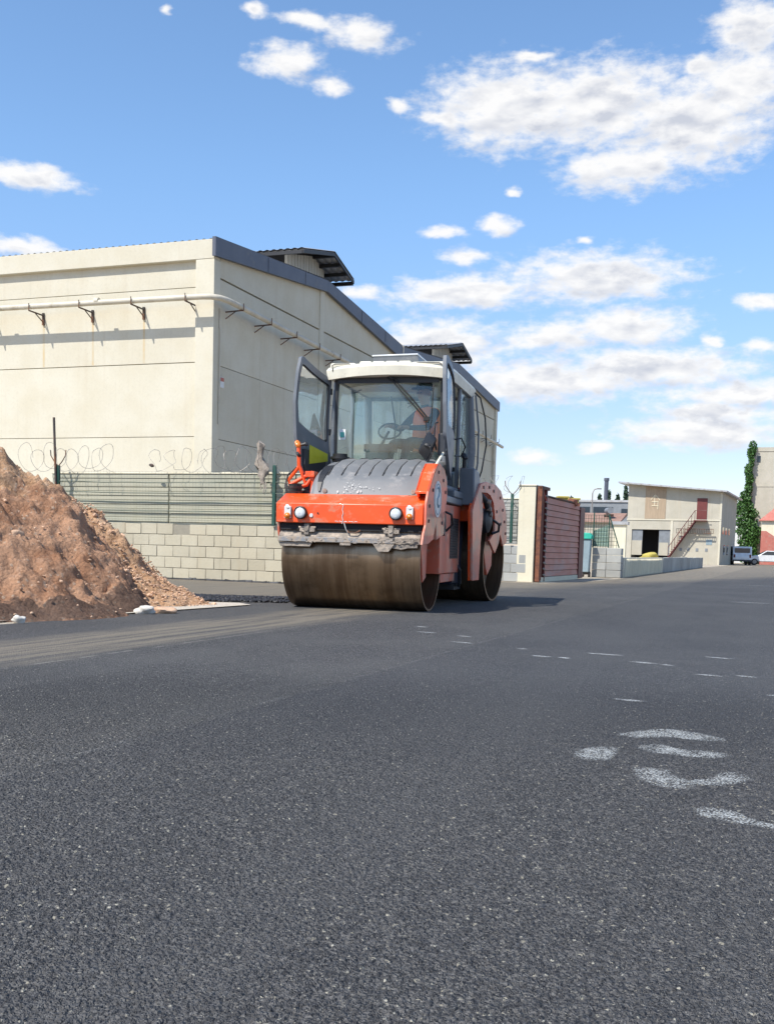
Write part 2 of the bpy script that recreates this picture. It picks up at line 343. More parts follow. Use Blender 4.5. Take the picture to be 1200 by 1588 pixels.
MT['white_sheet'] = mat('cream_cladding', (0.62, 0.60, 0.53), rough=0.6, dirt=(0.4, 0.36, 0.3), dirt_amt=0.2, stretch=(3, 3, .3))
MT['black'] = mat('black_plastic', (0.018, 0.018, 0.02), rough=0.5)
MT['void'] = mat('dark_interior', (0.02, 0.02, 0.022), rough=0.9)
MT['pipe'] = mat('painted_pipe', (0.62, 0.57, 0.46), rough=0.55, dirt=(0.35, 0.28, 0.2), dirt_amt=0.3)
MT['iron'] = mat('dark_iron', (0.06, 0.05, 0.045), rough=0.7, dirt=(0.22, 0.10, 0.05), dirt_amt=0.6)
MT['rust_streak'] = mat('rust_stain', (0.56, 0.43, 0.25), (0.55, 0.49, 0.36), rough=0.9)
MT['green_post'] = mat('green_coated_steel', (0.018, 0.075, 0.055), rough=0.5, dirt=(0.2, 0.2, 0.15), dirt_amt=0.2)
MT['rust_roof'] = mat('rusty_sheet', (0.26, 0.14, 0.10), (0.34, 0.22, 0.17), rough=0.9)
MT['green_wire'] = mat('green_wire', (0.035, 0.06, 0.035), rough=0.5)
MT['galv'] = mat('galvanised_wire', (0.32, 0.29, 0.26), rough=0.5, metal=0.5)
MT['orange'] = mat('orange_paint', (0.85, 0.095, 0.012), (0.76, 0.08, 0.012), rough=0.36, spec=0.5, scale=3, dirt=(0.50, 0.24, 0.15), dirt_amt=0.35, dirt_scale=5, coat=0.15, bump=0.0006, bscale=8)
MT['orange_side'] = mat('orange_paint_shaded', (0.72, 0.13, 0.065), (0.66, 0.16, 0.09), rough=0.45, scale=2, dirt=(0.55, 0.30, 0.22), dirt_amt=0.6, dirt_scale=3, coat=0.3)  # shaded copy of the orange: pinkish shade and sky reflection painted into the colour
MT['grey_plastic'] = mat('grey_plastic', (0.135, 0.14, 0.145), (0.17, 0.175, 0.18), rough=0.55, scale=2.5, dirt=(0.27, 0.26, 0.25), dirt_amt=0.35, dirt_scale=4, bump=0.0008, bscale=12)
MT['dark_grey'] = mat('dark_grey_paint', (0.045, 0.048, 0.055), rough=0.45, dirt=(0.2, 0.19, 0.18), dirt_amt=0.2)
MT['frame_grey'] = mat('cab_frame_grey', (0.17, 0.185, 0.205), rough=0.4, dirt=(0.3, 0.29, 0.28), dirt_amt=0.3)
MT['cream'] = mat('cream_roof_paint', (0.78, 0.74, 0.60), rough=0.4, dirt=(0.5, 0.46, 0.38), dirt_amt=0.2, dirt_scale=4)
MT['navy'] = mat('navy_steel', (0.016, 0.02, 0.045), rough=0.5, dirt=(0.1, 0.08, 0.07), dirt_amt=0.2)
MT['dirty_metal'] = mat('caked_steel', (0.30, 0.25, 0.20), (0.19, 0.165, 0.14), rough=0.75, scale=9, amt=0.9, dirt=(0.42, 0.35, 0.28), dirt_amt=0.6, dirt_scale=12, bump=0.012, bscale=18)
MT['steel_bar'] = mat('worn_bar', (0.30, 0.30, 0.30), rough=0.5, metal=0.4, dirt=(0.45, 0.37, 0.29), dirt_amt=0.7, dirt_scale=8, bump=0.003)
MT['lens_white'] = mat('lamp_glass', (0.72, 0.75, 0.76), rough=0.15, coat=0.5, scale=30)
MT['lens_amber'] = mat('amber_lens', (0.85, 0.22, 0.02), rough=0.2, coat=0.5)
MT['white'] = mat('white_plastic', (0.75, 0.75, 0.73), rough=0.4)
MT['sticker_green'] = mat('sticker_green', (0.10, 0.42, 0.36), rough=0.5)
MT['sticker_yellow'] = mat('yellow_sticker', (0.62, 0.60, 0.03), rough=0.5)
MT['glass'] = glass_mat('windscreen_glass', (0.92, 0.98, 0.95), haze=0.15, hc=(0.50, 0.72, 0.68), fmin=0.07)
MT['door_glass'] = glass_mat('door_glass', (0.88, 0.92, 0.90), haze=0.20, hc=(0.5, 0.56, 0.55), fmin=0.04, fk=0.35)
MT['mirror'] = mat('mirror_back', (0.02, 0.021, 0.024), rough=0.25)
MT['rubber'] = mat('rubber', (0.02, 0.02, 0.02), rough=0.8, dirt=(0.15, 0.13, 0.12), dirt_amt=0.4)
MT['vest'] = mat('orange_vest', (1.0, 0.24, 0.08), rough=0.8, bump=0.01, bscale=9)
MT['gate'] = mat('maroon_slats', (0.52, 0.205, 0.14), (0.57, 0.28, 0.21), rough=0.7, scale=3, dirt=(0.54, 0.34, 0.28), dirt_amt=0.45, dirt_scale=1.6, stretch=(2, .35, 1.2))
MT['gate_dark'] = mat('maroon_frame', (0.12, 0.018, 0.018), rough=0.5)
MT['rust'] = mat('rusty_iron', (0.22, 0.085, 0.045), (0.13, 0.05, 0.035), rough=0.9, scale=8, amt=.9, bump=0.01)
MT['cream_wall'] = concrete_mat('cream_plaster', (0.66, 0.60, 0.45), (0.70, 0.65, 0.50), st_amt=0.2)
MT['far_wall'] = concrete_mat('far_wall', (0.44, 0.41, 0.33), (0.50, 0.465, 0.385), st_amt=0.6)
MT['brownwood'] = mat('boarded_panel', (0.42, 0.32, 0.22), rough=0.9, stretch=(4, 4, .4))
MT['maroon'] = mat('maroon_door', (0.16, 0.035, 0.03), rough=0.6)
MT['salmon'] = mat('salmon_roof', (0.42, 0.13, 0.10), (0.48, 0.17, 0.13), rough=0.8, dirt=(0.4, 0.25, 0.2), dirt_amt=0.3)
MT['car_white'] = mat('white_car_paint', (0.72, 0.74, 0.76), rough=0.25, coat=0.6)
MT['car_glass'] = mat('car_glass', (0.04, 0.055, 0.07), rough=0.08)
MT['bin_grey'] = mat('blue_grey_plastic', (0.26, 0.34, 0.38), rough=0.5)
MT['teal'] = mat('teal_plastic', (0.04, 0.50, 0.36), rough=0.5)
MT['grey_wall'] = mat('grey_cladding', (0.22, 0.24, 0.26), rough=0.7)
MT['pale_gravel'] = mat('pale_gravel', (0.62, 0.56, 0.46), (0.5, 0.44, 0.36), rough=0.95, scale=12, bump=0.02, bscale=60)
MT['white_stone'] = mat('white_stone', (0.66, 0.62, 0.55), rough=0.9, bump=0.02, bscale=14)
MT['orange_stone'] = mat('ochre_stone', (0.52, 0.31, 0.19), (0.60, 0.42, 0.29), rough=0.95, bump=0.01, bscale=30, rnd=0.7, scale=6)
MT['tar_stone'] = mat('tarred_chippings', (0.025, 0.026, 0.030), rough=0.55, rnd=0.9)
MT['cloth'] = mat('torn_sack', (0.20, 0.17, 0.14), (0.42, 0.36, 0.30), rough=0.95, scale=7, bump=0.02, bscale=10)
MT['yellow'] = mat('yellow_paint', (0.50, 0.42, 0.10), rough=0.6)
MT['mesh_haze'] = mat('green_shade_cloth', (0.26, 0.36, 0.30), rough=0.9)
MT['splash'] = mat('dried_splash', (0.72, 0.72, 0.68), rough=0.8)
def leaf_mat(name, a, b_):
    m, t, b = principled(name); at = t.node('ShaderNodeAttribute', attribute_name='rnd')
    t.link(t.mix(at.outputs['Fac'], a, b_), b.inputs['Base Color']); b.inputs['Roughness'].default_value = 0.55
    return m
MT['leaf'] = leaf_mat('ivy_leaf', (0.03, 0.085, 0.015), (0.08, 0.18, 0.04))
MT['pine'] = leaf_mat('pine_needles', (0.035, 0.07, 0.04), (0.05, 0.09, 0.05))
MT['bark'] = mat('bark', (0.10, 0.07, 0.05), rough=0.95)

# ------------------------------------------------------------------ mesh helpers
class MB:
    def __init__(s): s.v = []; s.f = []; s.r = []; s.mi = []; s.cur = 0
    def add(s, vs, fs, rnd=None):
        o = len(s.v); s.v += [tuple(p) for p in vs]; rnd = random.random() if rnd is None else rnd
        for f in fs: s.f.append(tuple(i+o for i in f)); s.r.append(rnd); s.mi.append(s.cur)
        return s
    def box(s, x0, x1, y0, y1, z0, z1, rot=None, org=None):
        vs = [Vector((x, y, z)) for x in (x0, x1) for y in (y0, y1) for z in (z0, z1)]
        if rot is not None:
            c = Vector(org) if org is not None else Vector(((x0+x1)/2, (y0+y1)/2, (z0+z1)/2))
            e = rot.to_matrix() if isinstance(rot, Euler) else rot
            vs = [c + e @ (p-c) for p in vs]
        return s.add(vs, [(0, 1, 3, 2), (4, 6, 7, 5), (0, 4, 5, 1), (2, 3, 7, 6), (0, 2, 6, 4), (1, 5, 7, 3)])
    def hexa(s, p):   # 8 pts: bottom 4, top 4 (ccw)
        return s.add(p, [(3, 2, 1, 0), (4, 5, 6, 7), (0, 1, 5, 4), (1, 2, 6, 5), (2, 3, 7, 6), (3, 0, 4, 7)])
    def tube(s, pts, r, n=8, cap=True):
        pts = [Vector(p) for p in pts]; rs = r if isinstance(r, (list, tuple)) else [r]*len(pts)
        vs = []; up = None
        for i, p in enumerate(pts):
            a = pts[max(i-1, 0)]; b = pts[min(i+1, len(pts)-1)]; d = (b-a).normalized()
            if up is None: up = Vector((0, 0, 1)) if abs(d.z) < .9 else Vector((1, 0, 0))
            x = d.cross(up).normalized(); up = x.cross(d).normalized()
            for k in range(n):
                t = 2*pi*k/n; vs.append(p + x*cos(t)*rs[i] + up*sin(t)*rs[i])
        fs = []
        for i in range(len(pts)-1):
            for k in range(n):
                fs.append((i*n+k, i*n+(k+1) % n, (i+1)*n+(k+1) % n, (i+1)*n+k))
        if cap: fs.append(tuple(range(n))[::-1]); fs.append(tuple(range((len(pts)-1)*n, len(pts)*n)))
        return s.add(vs, fs)
    def cyl(s, p0, p1, r, n=20): return s.tube([p0, p1], r, n)
    def prism(s, poly, axis, d0, d1):
        """poly in the two other axes (order x,y / x,z / y,z), extruded along axis"""
        def P(a, b, d):
            return {'x': (d, a, b), 'y': (a, d, b), 'z': (a, b, d)}[axis]
        n = len(poly); vs = [P(a, b, d0) for a, b in poly] + [P(a, b, d1) for a, b in poly]
        fs = [tuple(range(n))[::-1], tuple(range(n, 2*n))] + [(i, (i+1) % n, n+(i+1) % n, n+i) for i in range(n)]
        return s.add(vs, fs)
    def lathe(s, prof, axis='x', c=(0, 0, 0), n=48, close=False):
        """prof: list of (along axis, radius)"""
        vs = []
        for (d, r) in prof:
            for k in range(n):
                t = 2*pi*k/n; u, w = r*cos(t), r*sin(t)
                vs.append({'x': (c[0]+d, c[1]+u, c[2]+w), 'y': (c[0]+u, c[1]+d, c[2]+w), 'z': (c[0]+u, c[1]+w, c[2]+d)}[axis])
        fs = []; m = len(prof)
        for i in range(m-1 if not close else m):
            for k in range(n):
                j = (i+1) % m; fs.append((i*n+k, i*n+(k+1) % n, j*n+(k+1) % n, j*n+k))
        return s.add(vs, fs)
    def blob(s, c, r, seed=0, sub=1, flat=1.0, rnd=None):
        bm = bmesh.new(); bmesh.ops.create_icosphere(bm, subdivisions=sub, radius=1)
        off = Vector((seed*3.1, seed*1.7, seed*.9)); vs = []
        rr = r if isinstance(r, (tuple, list)) else (r, r, r*flat)
        for v in bm.verts:
            k = 1+0.55*noise.noise(v.co*1.1+off)
            vs.append((c[0]+v.co.x*rr[0]*k, c[1]+v.co.y*rr[1]*k, c[2]+v.co.z*rr[2]*k))
        fs = [tuple(v.index for v in f.verts) for f in bm.faces]; bm.free()
        return s.add(vs, fs, rnd)
    def mesh(s, name, mats):
        me = bpy.data.meshes.new(name); me.from_pydata(s.v, [], s.f); me.update()
        for m_ in (mats if isinstance(mats, (list, tuple)) else [mats]): me.materials.append(m_)
        me.polygons.foreach_set('material_index', s.mi)
        at = me.attributes.new('rnd', 'FLOAT', 'FACE'); at.data.foreach_set('value', s.r)
        return me
    def build(s, name, m_, parent=None, smooth=None, bevel=0, fix=True, loc=None, rz=0):
        me = s.mesh(name, m_)
        if fix:
            bm = bmesh.new(); bm.from_mesh(me); bmesh.ops.recalc_face_normals(bm, faces=bm.faces); bm.to_mesh(me); bm.free()
        if smooth is not None:
            me.polygons.foreach_set('use_smooth', [True]*len(me.polygons)); me.set_sharp_from_angle(angle=R(smooth))
        o = bpy.data.objects.new(name, me); COL.objects.link(o); o.parent = parent
        if loc: o.location = loc
        if rz: o.rotation_euler.z = rz
        if bevel:
            bv = o.modifiers.new('bevel', 'BEVEL'); bv.width = bevel; bv.segments = 2; bv.limit_method = 'ANGLE'; bv.angle_limit = R(40)
            me.polygons.foreach_set('use_smooth', [True]*len(me.polygons)); me.set_sharp_from_angle(angle=R(35))
        return o

def tag(o, label=None, cat=None, group=None, kind=None):
    if label: o['label'] = label
    if cat: o['category'] = cat
    if group: o['group'] = group
    if kind: o['kind'] = kind
    return o
def empty(name, loc=(0, 0, 0), az=0.0):
    """az: degrees clockwise from +Y, local +Y points that way"""
    o = bpy.data.objects.new(name, None); COL.objects.link(o); o.location = loc; o.rotation_euler.z = -R(az); o.empty_display_size = .2
    return o
def copy_tree(o, parent=None):
    c = o.copy(); COL.objects.link(c); c.parent = parent
    for ch in list(o.children): copy_tree(ch, c)
    return c

# ================================================================== THE SETTING
m = MB(); m.add([(-900, -60, -0.004), (900, -60, -0.004), (900, 1500, -0.004), (-900, 1500, -0.004)], [(0, 1, 2, 3)])
tag(m.build('ground', MT['ground']), kind='structure')
# new asphalt, one sheet 4 mm above; its left edge follows the foot of the earth pile
road_pts = [(-14, -4), (-14, 5.3), (-3.52, 9.22), (-2.75, 10.95), (-2.3, 12.05), (-1.80, 13.1), (-2.0, 13.6), (-3.2, 14.6), (-12.6, 24.5),
            (-2.2, 20.6), (-1.1, 20.2), (1.0, 26.0), (3.9, 25.6), (5.9, 29), (7.55, 33), (20.9, 68.5), (29.5, 89.5), (36, 112), (60, 170), (90, 170), (60, 80), (32, 30), (22, 0), (22, -4)]
m = MB(); m.add([(x, y, 0.0) for x, y in road_pts], [tuple(range(len(road_pts)))])
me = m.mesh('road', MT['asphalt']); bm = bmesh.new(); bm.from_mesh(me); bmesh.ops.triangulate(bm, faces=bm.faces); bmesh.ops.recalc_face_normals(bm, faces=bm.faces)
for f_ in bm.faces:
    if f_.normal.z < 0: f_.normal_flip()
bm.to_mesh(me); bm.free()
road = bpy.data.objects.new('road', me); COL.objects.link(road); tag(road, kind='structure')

# the nearest asphalt carries its aggregate as real relief: stones bedded in binder
import numpy as np
def near_road():
    sp = 0.0040; y0, y1 = 1.2, 6.9
    xs = np.arange(-4.2, 4.6, sp); ys = np.arange(y0, y1, sp)
    X, Y = np.meshgrid(xs, ys); keep = (X > -0.46*Y-.95) & (X < 0.46*Y+1.25)
    idx = -np.ones(X.shape, dtype=np.int64); idx[keep] = np.arange(keep.sum()); x = X[keep]; y = Y[keep]
    def hsh(a, b, k):
        v = np.sin(a*127.1+b*311.7+k*74.7)*43758.5453; return v-np.floor(v)
    def stones(x, y, cell, seed):
        gx = np.floor(x/cell); gy = np.floor(y/cell); best = np.full(x.shape, -1e3); rid = np.zeros(x.shape)
        for i in (-1, 0, 1):
            for j in (-1, 0, 1):
                a, b = gx+i, gy+j
                px = (a+.15+.7*hsh(a, b, seed))*cell; py = (b+.15+.7*hsh(a, b, seed+1))*cell
                r = cell*(.35+.45*hsh(a, b, seed+2)); top = .45+.55*hsh(a, b, seed+3)
                q = hsh(a, b, seed+5)*3.14; e = 1+.6*hsh(a, b, seed+6); dx, dy = x-px, y-py
                u = (dx*np.cos(q)+dy*np.sin(q))*e; w = -dx*np.sin(q)+dy*np.cos(q)
                tilt = (hsh(a, b, seed+7)-.5)*u/cell*1.6+(hsh(a, b, seed+8)-.5)*w/cell*1.6
                h = top+tilt-((np.abs(u)**2.6+np.abs(w)**2.6)**(1/2.6)/r)**3.0
                mk = h > best; best = np.where(mk, h, best); rid = np.where(mk, hsh(a, b, seed+4), rid)
        return np.maximum(best, -.25), rid
    h1, r1 = stones(x, y, .0115, 1.0); h2, r2 = stones(x+.003, y, .0070, 20.0)
    big = h1*.0046; sm = h2*.0027-.0006; h = np.maximum(big, sm); rid = np.where(big >= sm, r1, r2)
    fade = np.clip((y1-.05-y)/3.2, 0, 1)*np.clip((np.minimum(x+.46*y+.95, .46*y+1.25-x))/.9, 0, 1)
    h = .0009+(h+.0012)*fade
    co = np.stack([x, y, h], -1).astype(np.float32)
    a = idx[:-1, :-1]; b = idx[:-1, 1:]; c = idx[1:, 1:]; d = idx[1:, :-1]; ok = (a >= 0) & (b >= 0) & (c >= 0) & (d >= 0)
    F = np.stack([a[ok], b[ok], c[ok], d[ok]], -1).astype(np.int32)
    me = bpy.data.meshes.new('road'); me.vertices.add(len(co)); me.vertices.foreach_set('co', co.ravel())
    me.loops.add(F.size); me.loops.foreach_set('vertex_index', F.ravel())
    me.polygons.add(len(F)); me.polygons.foreach_set('loop_start', np.arange(0, F.size, 4, dtype=np.int32))
    me.update(); me.validate()
    at = me.attributes.new('stone', 'FLOAT', 'POINT'); at.data.foreach_set('value', (rid*fade).astype(np.float32))
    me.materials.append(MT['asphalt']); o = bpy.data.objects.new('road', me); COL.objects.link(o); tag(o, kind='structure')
    me.polygons.foreach_set('use_smooth', [True]*len(me.polygons))
near_road()
# ---- worn white paint marks on the asphalt (thin sheets, edges fade through a vertex attribute)
def paint_mark(polys, label=None):
    vs, fs, ed = [], [], []
    for poly in polys:
        n = len(poly); cx = sum(p[0] for p in poly)/n; cy = sum(p[1] for p in poly)/n
        K = 6*n
        ring = []
        for i in range(n):
            a, b_ = poly[i], poly[(i+1) % n]; p_, q_ = poly[i-1], poly[(i+2) % n]
            for k in range(6):
                t = k/6
                f = lambda j: 0.5*(2*a[j]+(b_[j]-p_[j])*t+(2*p_[j]-5*a[j]+4*b_[j]-q_[j])*t*t+(-p_[j]+3*a[j]-3*b_[j]+q_[j])*t**3)
                ring.append((f(0), f(1)))
        o = len(vs)
        for s_, e_ in ((1.10, 0.0), (0.88, 0.8), (0.5, 1.0)):
            for (x, y) in ring: vs.append((cx+(x-cx)*s_, cy+(y-cy)*s_, 0.0052)); ed.append(e_)
        vs.append((cx, cy, 0.0052)); ed.append(1.0)
        for L in range(2):
            for k in range(K): fs.append((o+L*K+k, o+L*K+(k+1) % K, o+(L+1)*K+(k+1) % K, o+(L+1)*K+k))
        for k in range(K): fs.append((o+2*K+k, o+2*K+(k+1) % K, o+3*K))
    me = bpy.data.meshes.new('road_marking'); me.from_pydata(vs, [], fs); me.materials.append(MT['mark'])
    at = me.attributes.new('edge', 'FLOAT', 'POINT'); at.data.foreach_set('value', ed)
    bm = bmesh.new(); bm.from_mesh(me)
    for f_ in bm.faces:
        f_.normal_update()
        if f_.normal.z < 0: f_.normal_flip()
    bm.to_mesh(me); bm.free()
    o = bpy.data.objects.new('road_marking', me); COL.objects.link(o); tag(o, kind='structure'); return o
paint_mark([[(1.005, 4.451), (1.118, 4.56), (1.266, 4.64), (1.385, 4.60), (1.444, 4.52), (1.499, 4.384), (1.367, 4.352), (1.24, 4.42), (1.101, 4.386)]])
paint_mark([[(0.755, 4.045), (0.852, 4.155), (0.948, 4.169), (0.954, 4.092), (0.874, 3.899), (0.804, 3.872), (0.744, 3.899)]])
paint_mark([[(1.041, 4.202), (1.143, 4.265), (1.218, 4.168), (1.345, 4.127), (1.407, 4.061), (1.314, 3.983), (1.213, 3.99), (1.135, 4.031), (1.062, 4.069)]])
paint_mark([[(0.931, 3.772), (1.011, 3.782), (1.056, 3.74), (1.06, 3.64), (1.095, 3.56), (1.09, 3.49), (1.022, 3.428), (0.931, 3.472), (0.9, 3.582)],
            [(1.06, 3.56), (1.163, 3.62), (1.229, 3.714), (1.306, 3.74), (1.332, 3.636), (1.238, 3.537), (1.128, 3.49)]])
paint_mark([[(0.974, 3.185), (1.051, 3.194), (1.109, 3.154), (1.121, 3.088), (1.172, 3.009), (1.26, 2.93), (1.25, 2.90), (1.151, 2.955), (1.071, 3.0), (1.003, 3.044), (0.967, 3.094)]])
for (x0, y0), (x1, y1) in [((0.28, 9.72), (0.47, 9.57)), ((0.55, 8.75), (0.75, 8.63)), ((0.64, 9.38), (0.78, 9.25)), ((1.06, 8.36), (1.15, 8.2)), ((1.11, 7.78), (1.24, 7.67)), ((1.29, 7.71), (1.39, 7.6)),
                           ((1.57, 8.04), (1.84, 7.99)), ((1.8, 7.55), (1.98, 7.39)), ((1.98, 7.39), (2.08, 7.31)), ((2.5, 8.02), (2.71, 7.94)), ((2.07, 6.85), (2.23, 6.74)), ((2.33, 6.83), (2.46, 6.74)),
                           ((0.28, 10.44), (0.42, 10.15)), ((9.54, 29.05), (10.69, 28.46)), ((5.95, 17.89), (6.62, 17.72)), ((1.25, 5.55), (1.4, 5.5)), ((2.2, 5.9), (2.5, 5.75))]:
    cy = (y0+y1)/2; h = 0.010+cy*0.0055; cx = (x0+x1)/2; w = (x1-x0)/2*1.1
    paint_mark([[(cx+w*cos(t)*(1+.25*noise.noise(Vector((cx*3, cy*5, t)))), cy+h*sin(t)*(1+.4*noise.noise(Vector((cx, cy, t*2))))-(x1-x0)*0.25*cos(t)) for t in [2*pi*k/8 for k in range(8)]]])

# ---- pale gravel bed and loose tarred chippings beside the earth pile
m = MB(); pts = [(-3.9, 8.9), (-2.9, 10.75), (-2.4, 11.75), (-1.75, 13.1), (-1.95, 13.45), (-2.9, 13.5), (-5, 12), (-8, 9), (-8, 7.2)]
m.add([(x, y, 0.012) for x, y in pts], [tuple(range(len(pts)))])
tag(m.build('gravel_patch', MT['pale_gravel']), kind='structure')
m = MB(); rg = random.Random(3)
for i in range(2600):
    t = rg.random(); x = -3.9+2.55*t+rg.gauss(0, .06); y = 14.2+rg.uniform(-.85, .85)*(1-0.35*t)+0.2
    hgt = 0.035*max(0, 1-abs(y-14.4)/.85)*rg.random()
    m.blob((x, y, 0.01+hgt), rg.uniform(.015, .034), seed=i, sub=1, flat=.7)
o = m.build('loose_chippings', MT['tar_stone']); tag(o, 'black tarred chippings spread on the asphalt behind the earth pile', 'gravel', kind='stuff')

# ================================================================== EARTH PILE
def cone(x, y, ax, ay, h, s, ex=1.0):
    d = hypot((x-ax)*ex, y-ay); return h-s*sqrt(d*d+0.05)
def mound_h(x, y):
    # h of the front (brown) and back (ochre) heaps
    p = Vector((x, y, 0))
    wob = 0.22*noise.noise(p*0.9+Vector((3, 1, 0)))+0.10*noise.noise(p*2.3)
    xx, yy = x+wob, y+wob*.6
    f = max(cone(xx, yy, -4.95, 11.95, 2.18, .93), cone(xx, yy, -6.6, 11.6, 2.6, .9), cone(xx, yy, -4.3, 10.9, 1.25, .80), cone(xx, yy, -8.3, 10.8, 2.5, .9), cone(xx, yy, -5.9, 10.3, 1.6, .85))
    b = max(cone(xx, yy, -4.60, 13.45, 1.66, .79), cone(xx, yy, -6.2, 13.8, 2.3, .82), cone(xx, yy, -3.6, 13.0, 0.78, .60))
    return f, b
def build_mound():
    x0, x1, y0, y1, st = -8.6, -1.9, 7.6, 15.8, 0.027
    nx, ny = int((x1-x0)/st), int((y1-y0)/st)
    idx = {}; vs = []; dry = []; foot = []
    for j in range(ny+1):
        for i in range(nx+1):
            x, y = x0+i*st, y0+j*st
            f, b = mound_h(x, y); h = max(f, b)
            if h < -0.12: continue
            p = Vector((x, y, h))
            k = min(1, max(0, h*2.5+.25))
            rid = noise.ridged_multi_fractal(p*1.1, 0.9, 2.1, 5, 0.9, 2.0)
            n = 0.12*noise.fractal(p*1.7, 0.8, 2.1, 7)+0.05*(rid-0.9)*0.8+0.04*noise.turbulence(p*5.5, 5, False)-0.02
            cell = noise.cell(p*7.0)
            n += 0.022*noise.noise(p*15)+0.020*noise.noise(p*31)
            dv = noise.voronoi(p*5.2, distance_metric='DISTANCE')[0]
            n += 0.05*(dv[1]-dv[0])*max(0, noise.noise(p*1.3+Vector((7, 0, 0)))+.25)
            idx[(i, j)] = len(vs); vs.append((x+0.05*noise.noise(p*4+Vector((9, 9, 9))), y+0.04*noise.noise(p*4), h+n*k*1.25))
            d = 0.15 if f >= b else 0.95
            if f >= b:
                d = 0.12+0.75*max(0, min(1, (y-11.1+(x+4.4)*-0.55)/1.1))*max(0, min(1, (h-.5)/.8))
                d = max(d, 0.62*max(0, 1-abs(h-1.45)/.35)*max(0, min(1, (-3.7-x)/.6)))
            dry.append(d)
            fr = max(0, 1-abs(h-0.12)/0.34)*(1 if f >= b else .25); foot.append(fr)
    fs = [(idx[(i, j)], idx[(i+1, j)], idx[(i+1, j+1)], idx[(i, j+1)]) for i in range(nx) for j in range(ny)
          if (i, j) in idx and (i+1, j) in idx and (i, j+1) in idx and (i+1, j+1) in idx]
    me = bpy.data.meshes.new('earth_mound'); me.from_pydata(vs, [], fs); me.materials.append(MT['mound'])
    me.polygons.foreach_set('use_smooth', [True]*len(me.polygons))
    for nm, vals in (('dry', dry), ('foot', foot)):
        a = me.attributes.new(nm, 'FLOAT', 'POINT'); a.data.foreach_set('value', vals)
    o = bpy.data.objects.new('earth_mound', me); COL.objects.link(o)
    return tag(o, 'tall heap of brown and ochre excavated earth at the left edge of the asphalt', 'earth pile')
build_mound()
# loose stones and clods on the pile: nobody could count them
m = MB(); rg = random.Random(11); cnt = 0
while cnt < 4200:
    x, y = rg.uniform(-7.5, -2.0), rg.uniform(8.2, 14.8)
    f, b = mound_h(x, y); h = max(f, b)
    if h < -0.02: continue
    back = b > f
    if not back and rg.random() < 0.95: continue
    s_ = rg.choice((.008, .010, .014, .018)) if rg.random() < .97 else rg.uniform(.02, .04)
    p = Vector((x, y, h)); n = 0.10*noise.fractal(p*1.7, 0.9, 2.1, 6)*1.25
    m.blob((x, y, max(0.01, h+n)+s_*.3), (s_*rg.uniform(.8, 1.3), s_*rg.uniform(.8, 1.3), s_*rg.uniform(.5, .9)), seed=cnt, sub=1); cnt += 1
tag(m.build('rubble', MT['orange_stone']), 'small ochre stones and clods strewn over the earth pile', 'rubble', kind='stuff')
def rock(x, y, z, r, mt, label, seed):
    m = MB(); m.blob((0, 0, 0), r, seed=seed, sub=3)
    bmv = m.v; m.v = [(a+.12*r[0]*noise.noise(Vector((a, b, c))*9), b, c+.1*r[2]*noise.noise(Vector((b, a, c))*14)) for a, b, c in bmv]
    return tag(m.build('rock', MT[mt], smooth=50, loc=(x, y, z)), label, 'rock', 'rocks round the foot of the earth pile')
rock(-2.63, 11.12, .04, (.10, .08, .055), 'white_stone', 'white stone at the tip of the brown earth heap', 1)
rock(-2.45, 11.28, .03, (.11, .08, .045), 'orange_stone', 'ochre rock just right of the white stone', 2)
rock(-3.52, 9.95, .05, (.08, .07, .055), 'orange_stone', 'rounded orange rock at the black foot of the heap', 3)
rock(-3.42, 9.48, .03, (.06, .05, .04), 'white_stone', 'pale rock at the left edge of the asphalt', 5)
0 and rock(-4.22, 11.75, mound_h(-4.22, 11.75)[0]+.0, (.17, .12, .055), 'orange_stone', 'large flat slab of earth on the crest of the heap', 4)
0 and rock(-3.95, 11.9, mound_h(-3.95, 11.9)[0]+.02, (.09, .09, .07), 'orange_stone', 'big ochre clod below the crest slab', 8)
rock(-3.90, 10.7, mound_h(-3.90, 10.7)[0]-.03, (.08, .07, .06), 'orange_stone', 'pale chunk half buried in the face of the brown heap', 9)
rock(-3.05, 10.42, .03, (.07, .05, .03), 'white_stone', 'small flat white stone on the gravel edge', 12)

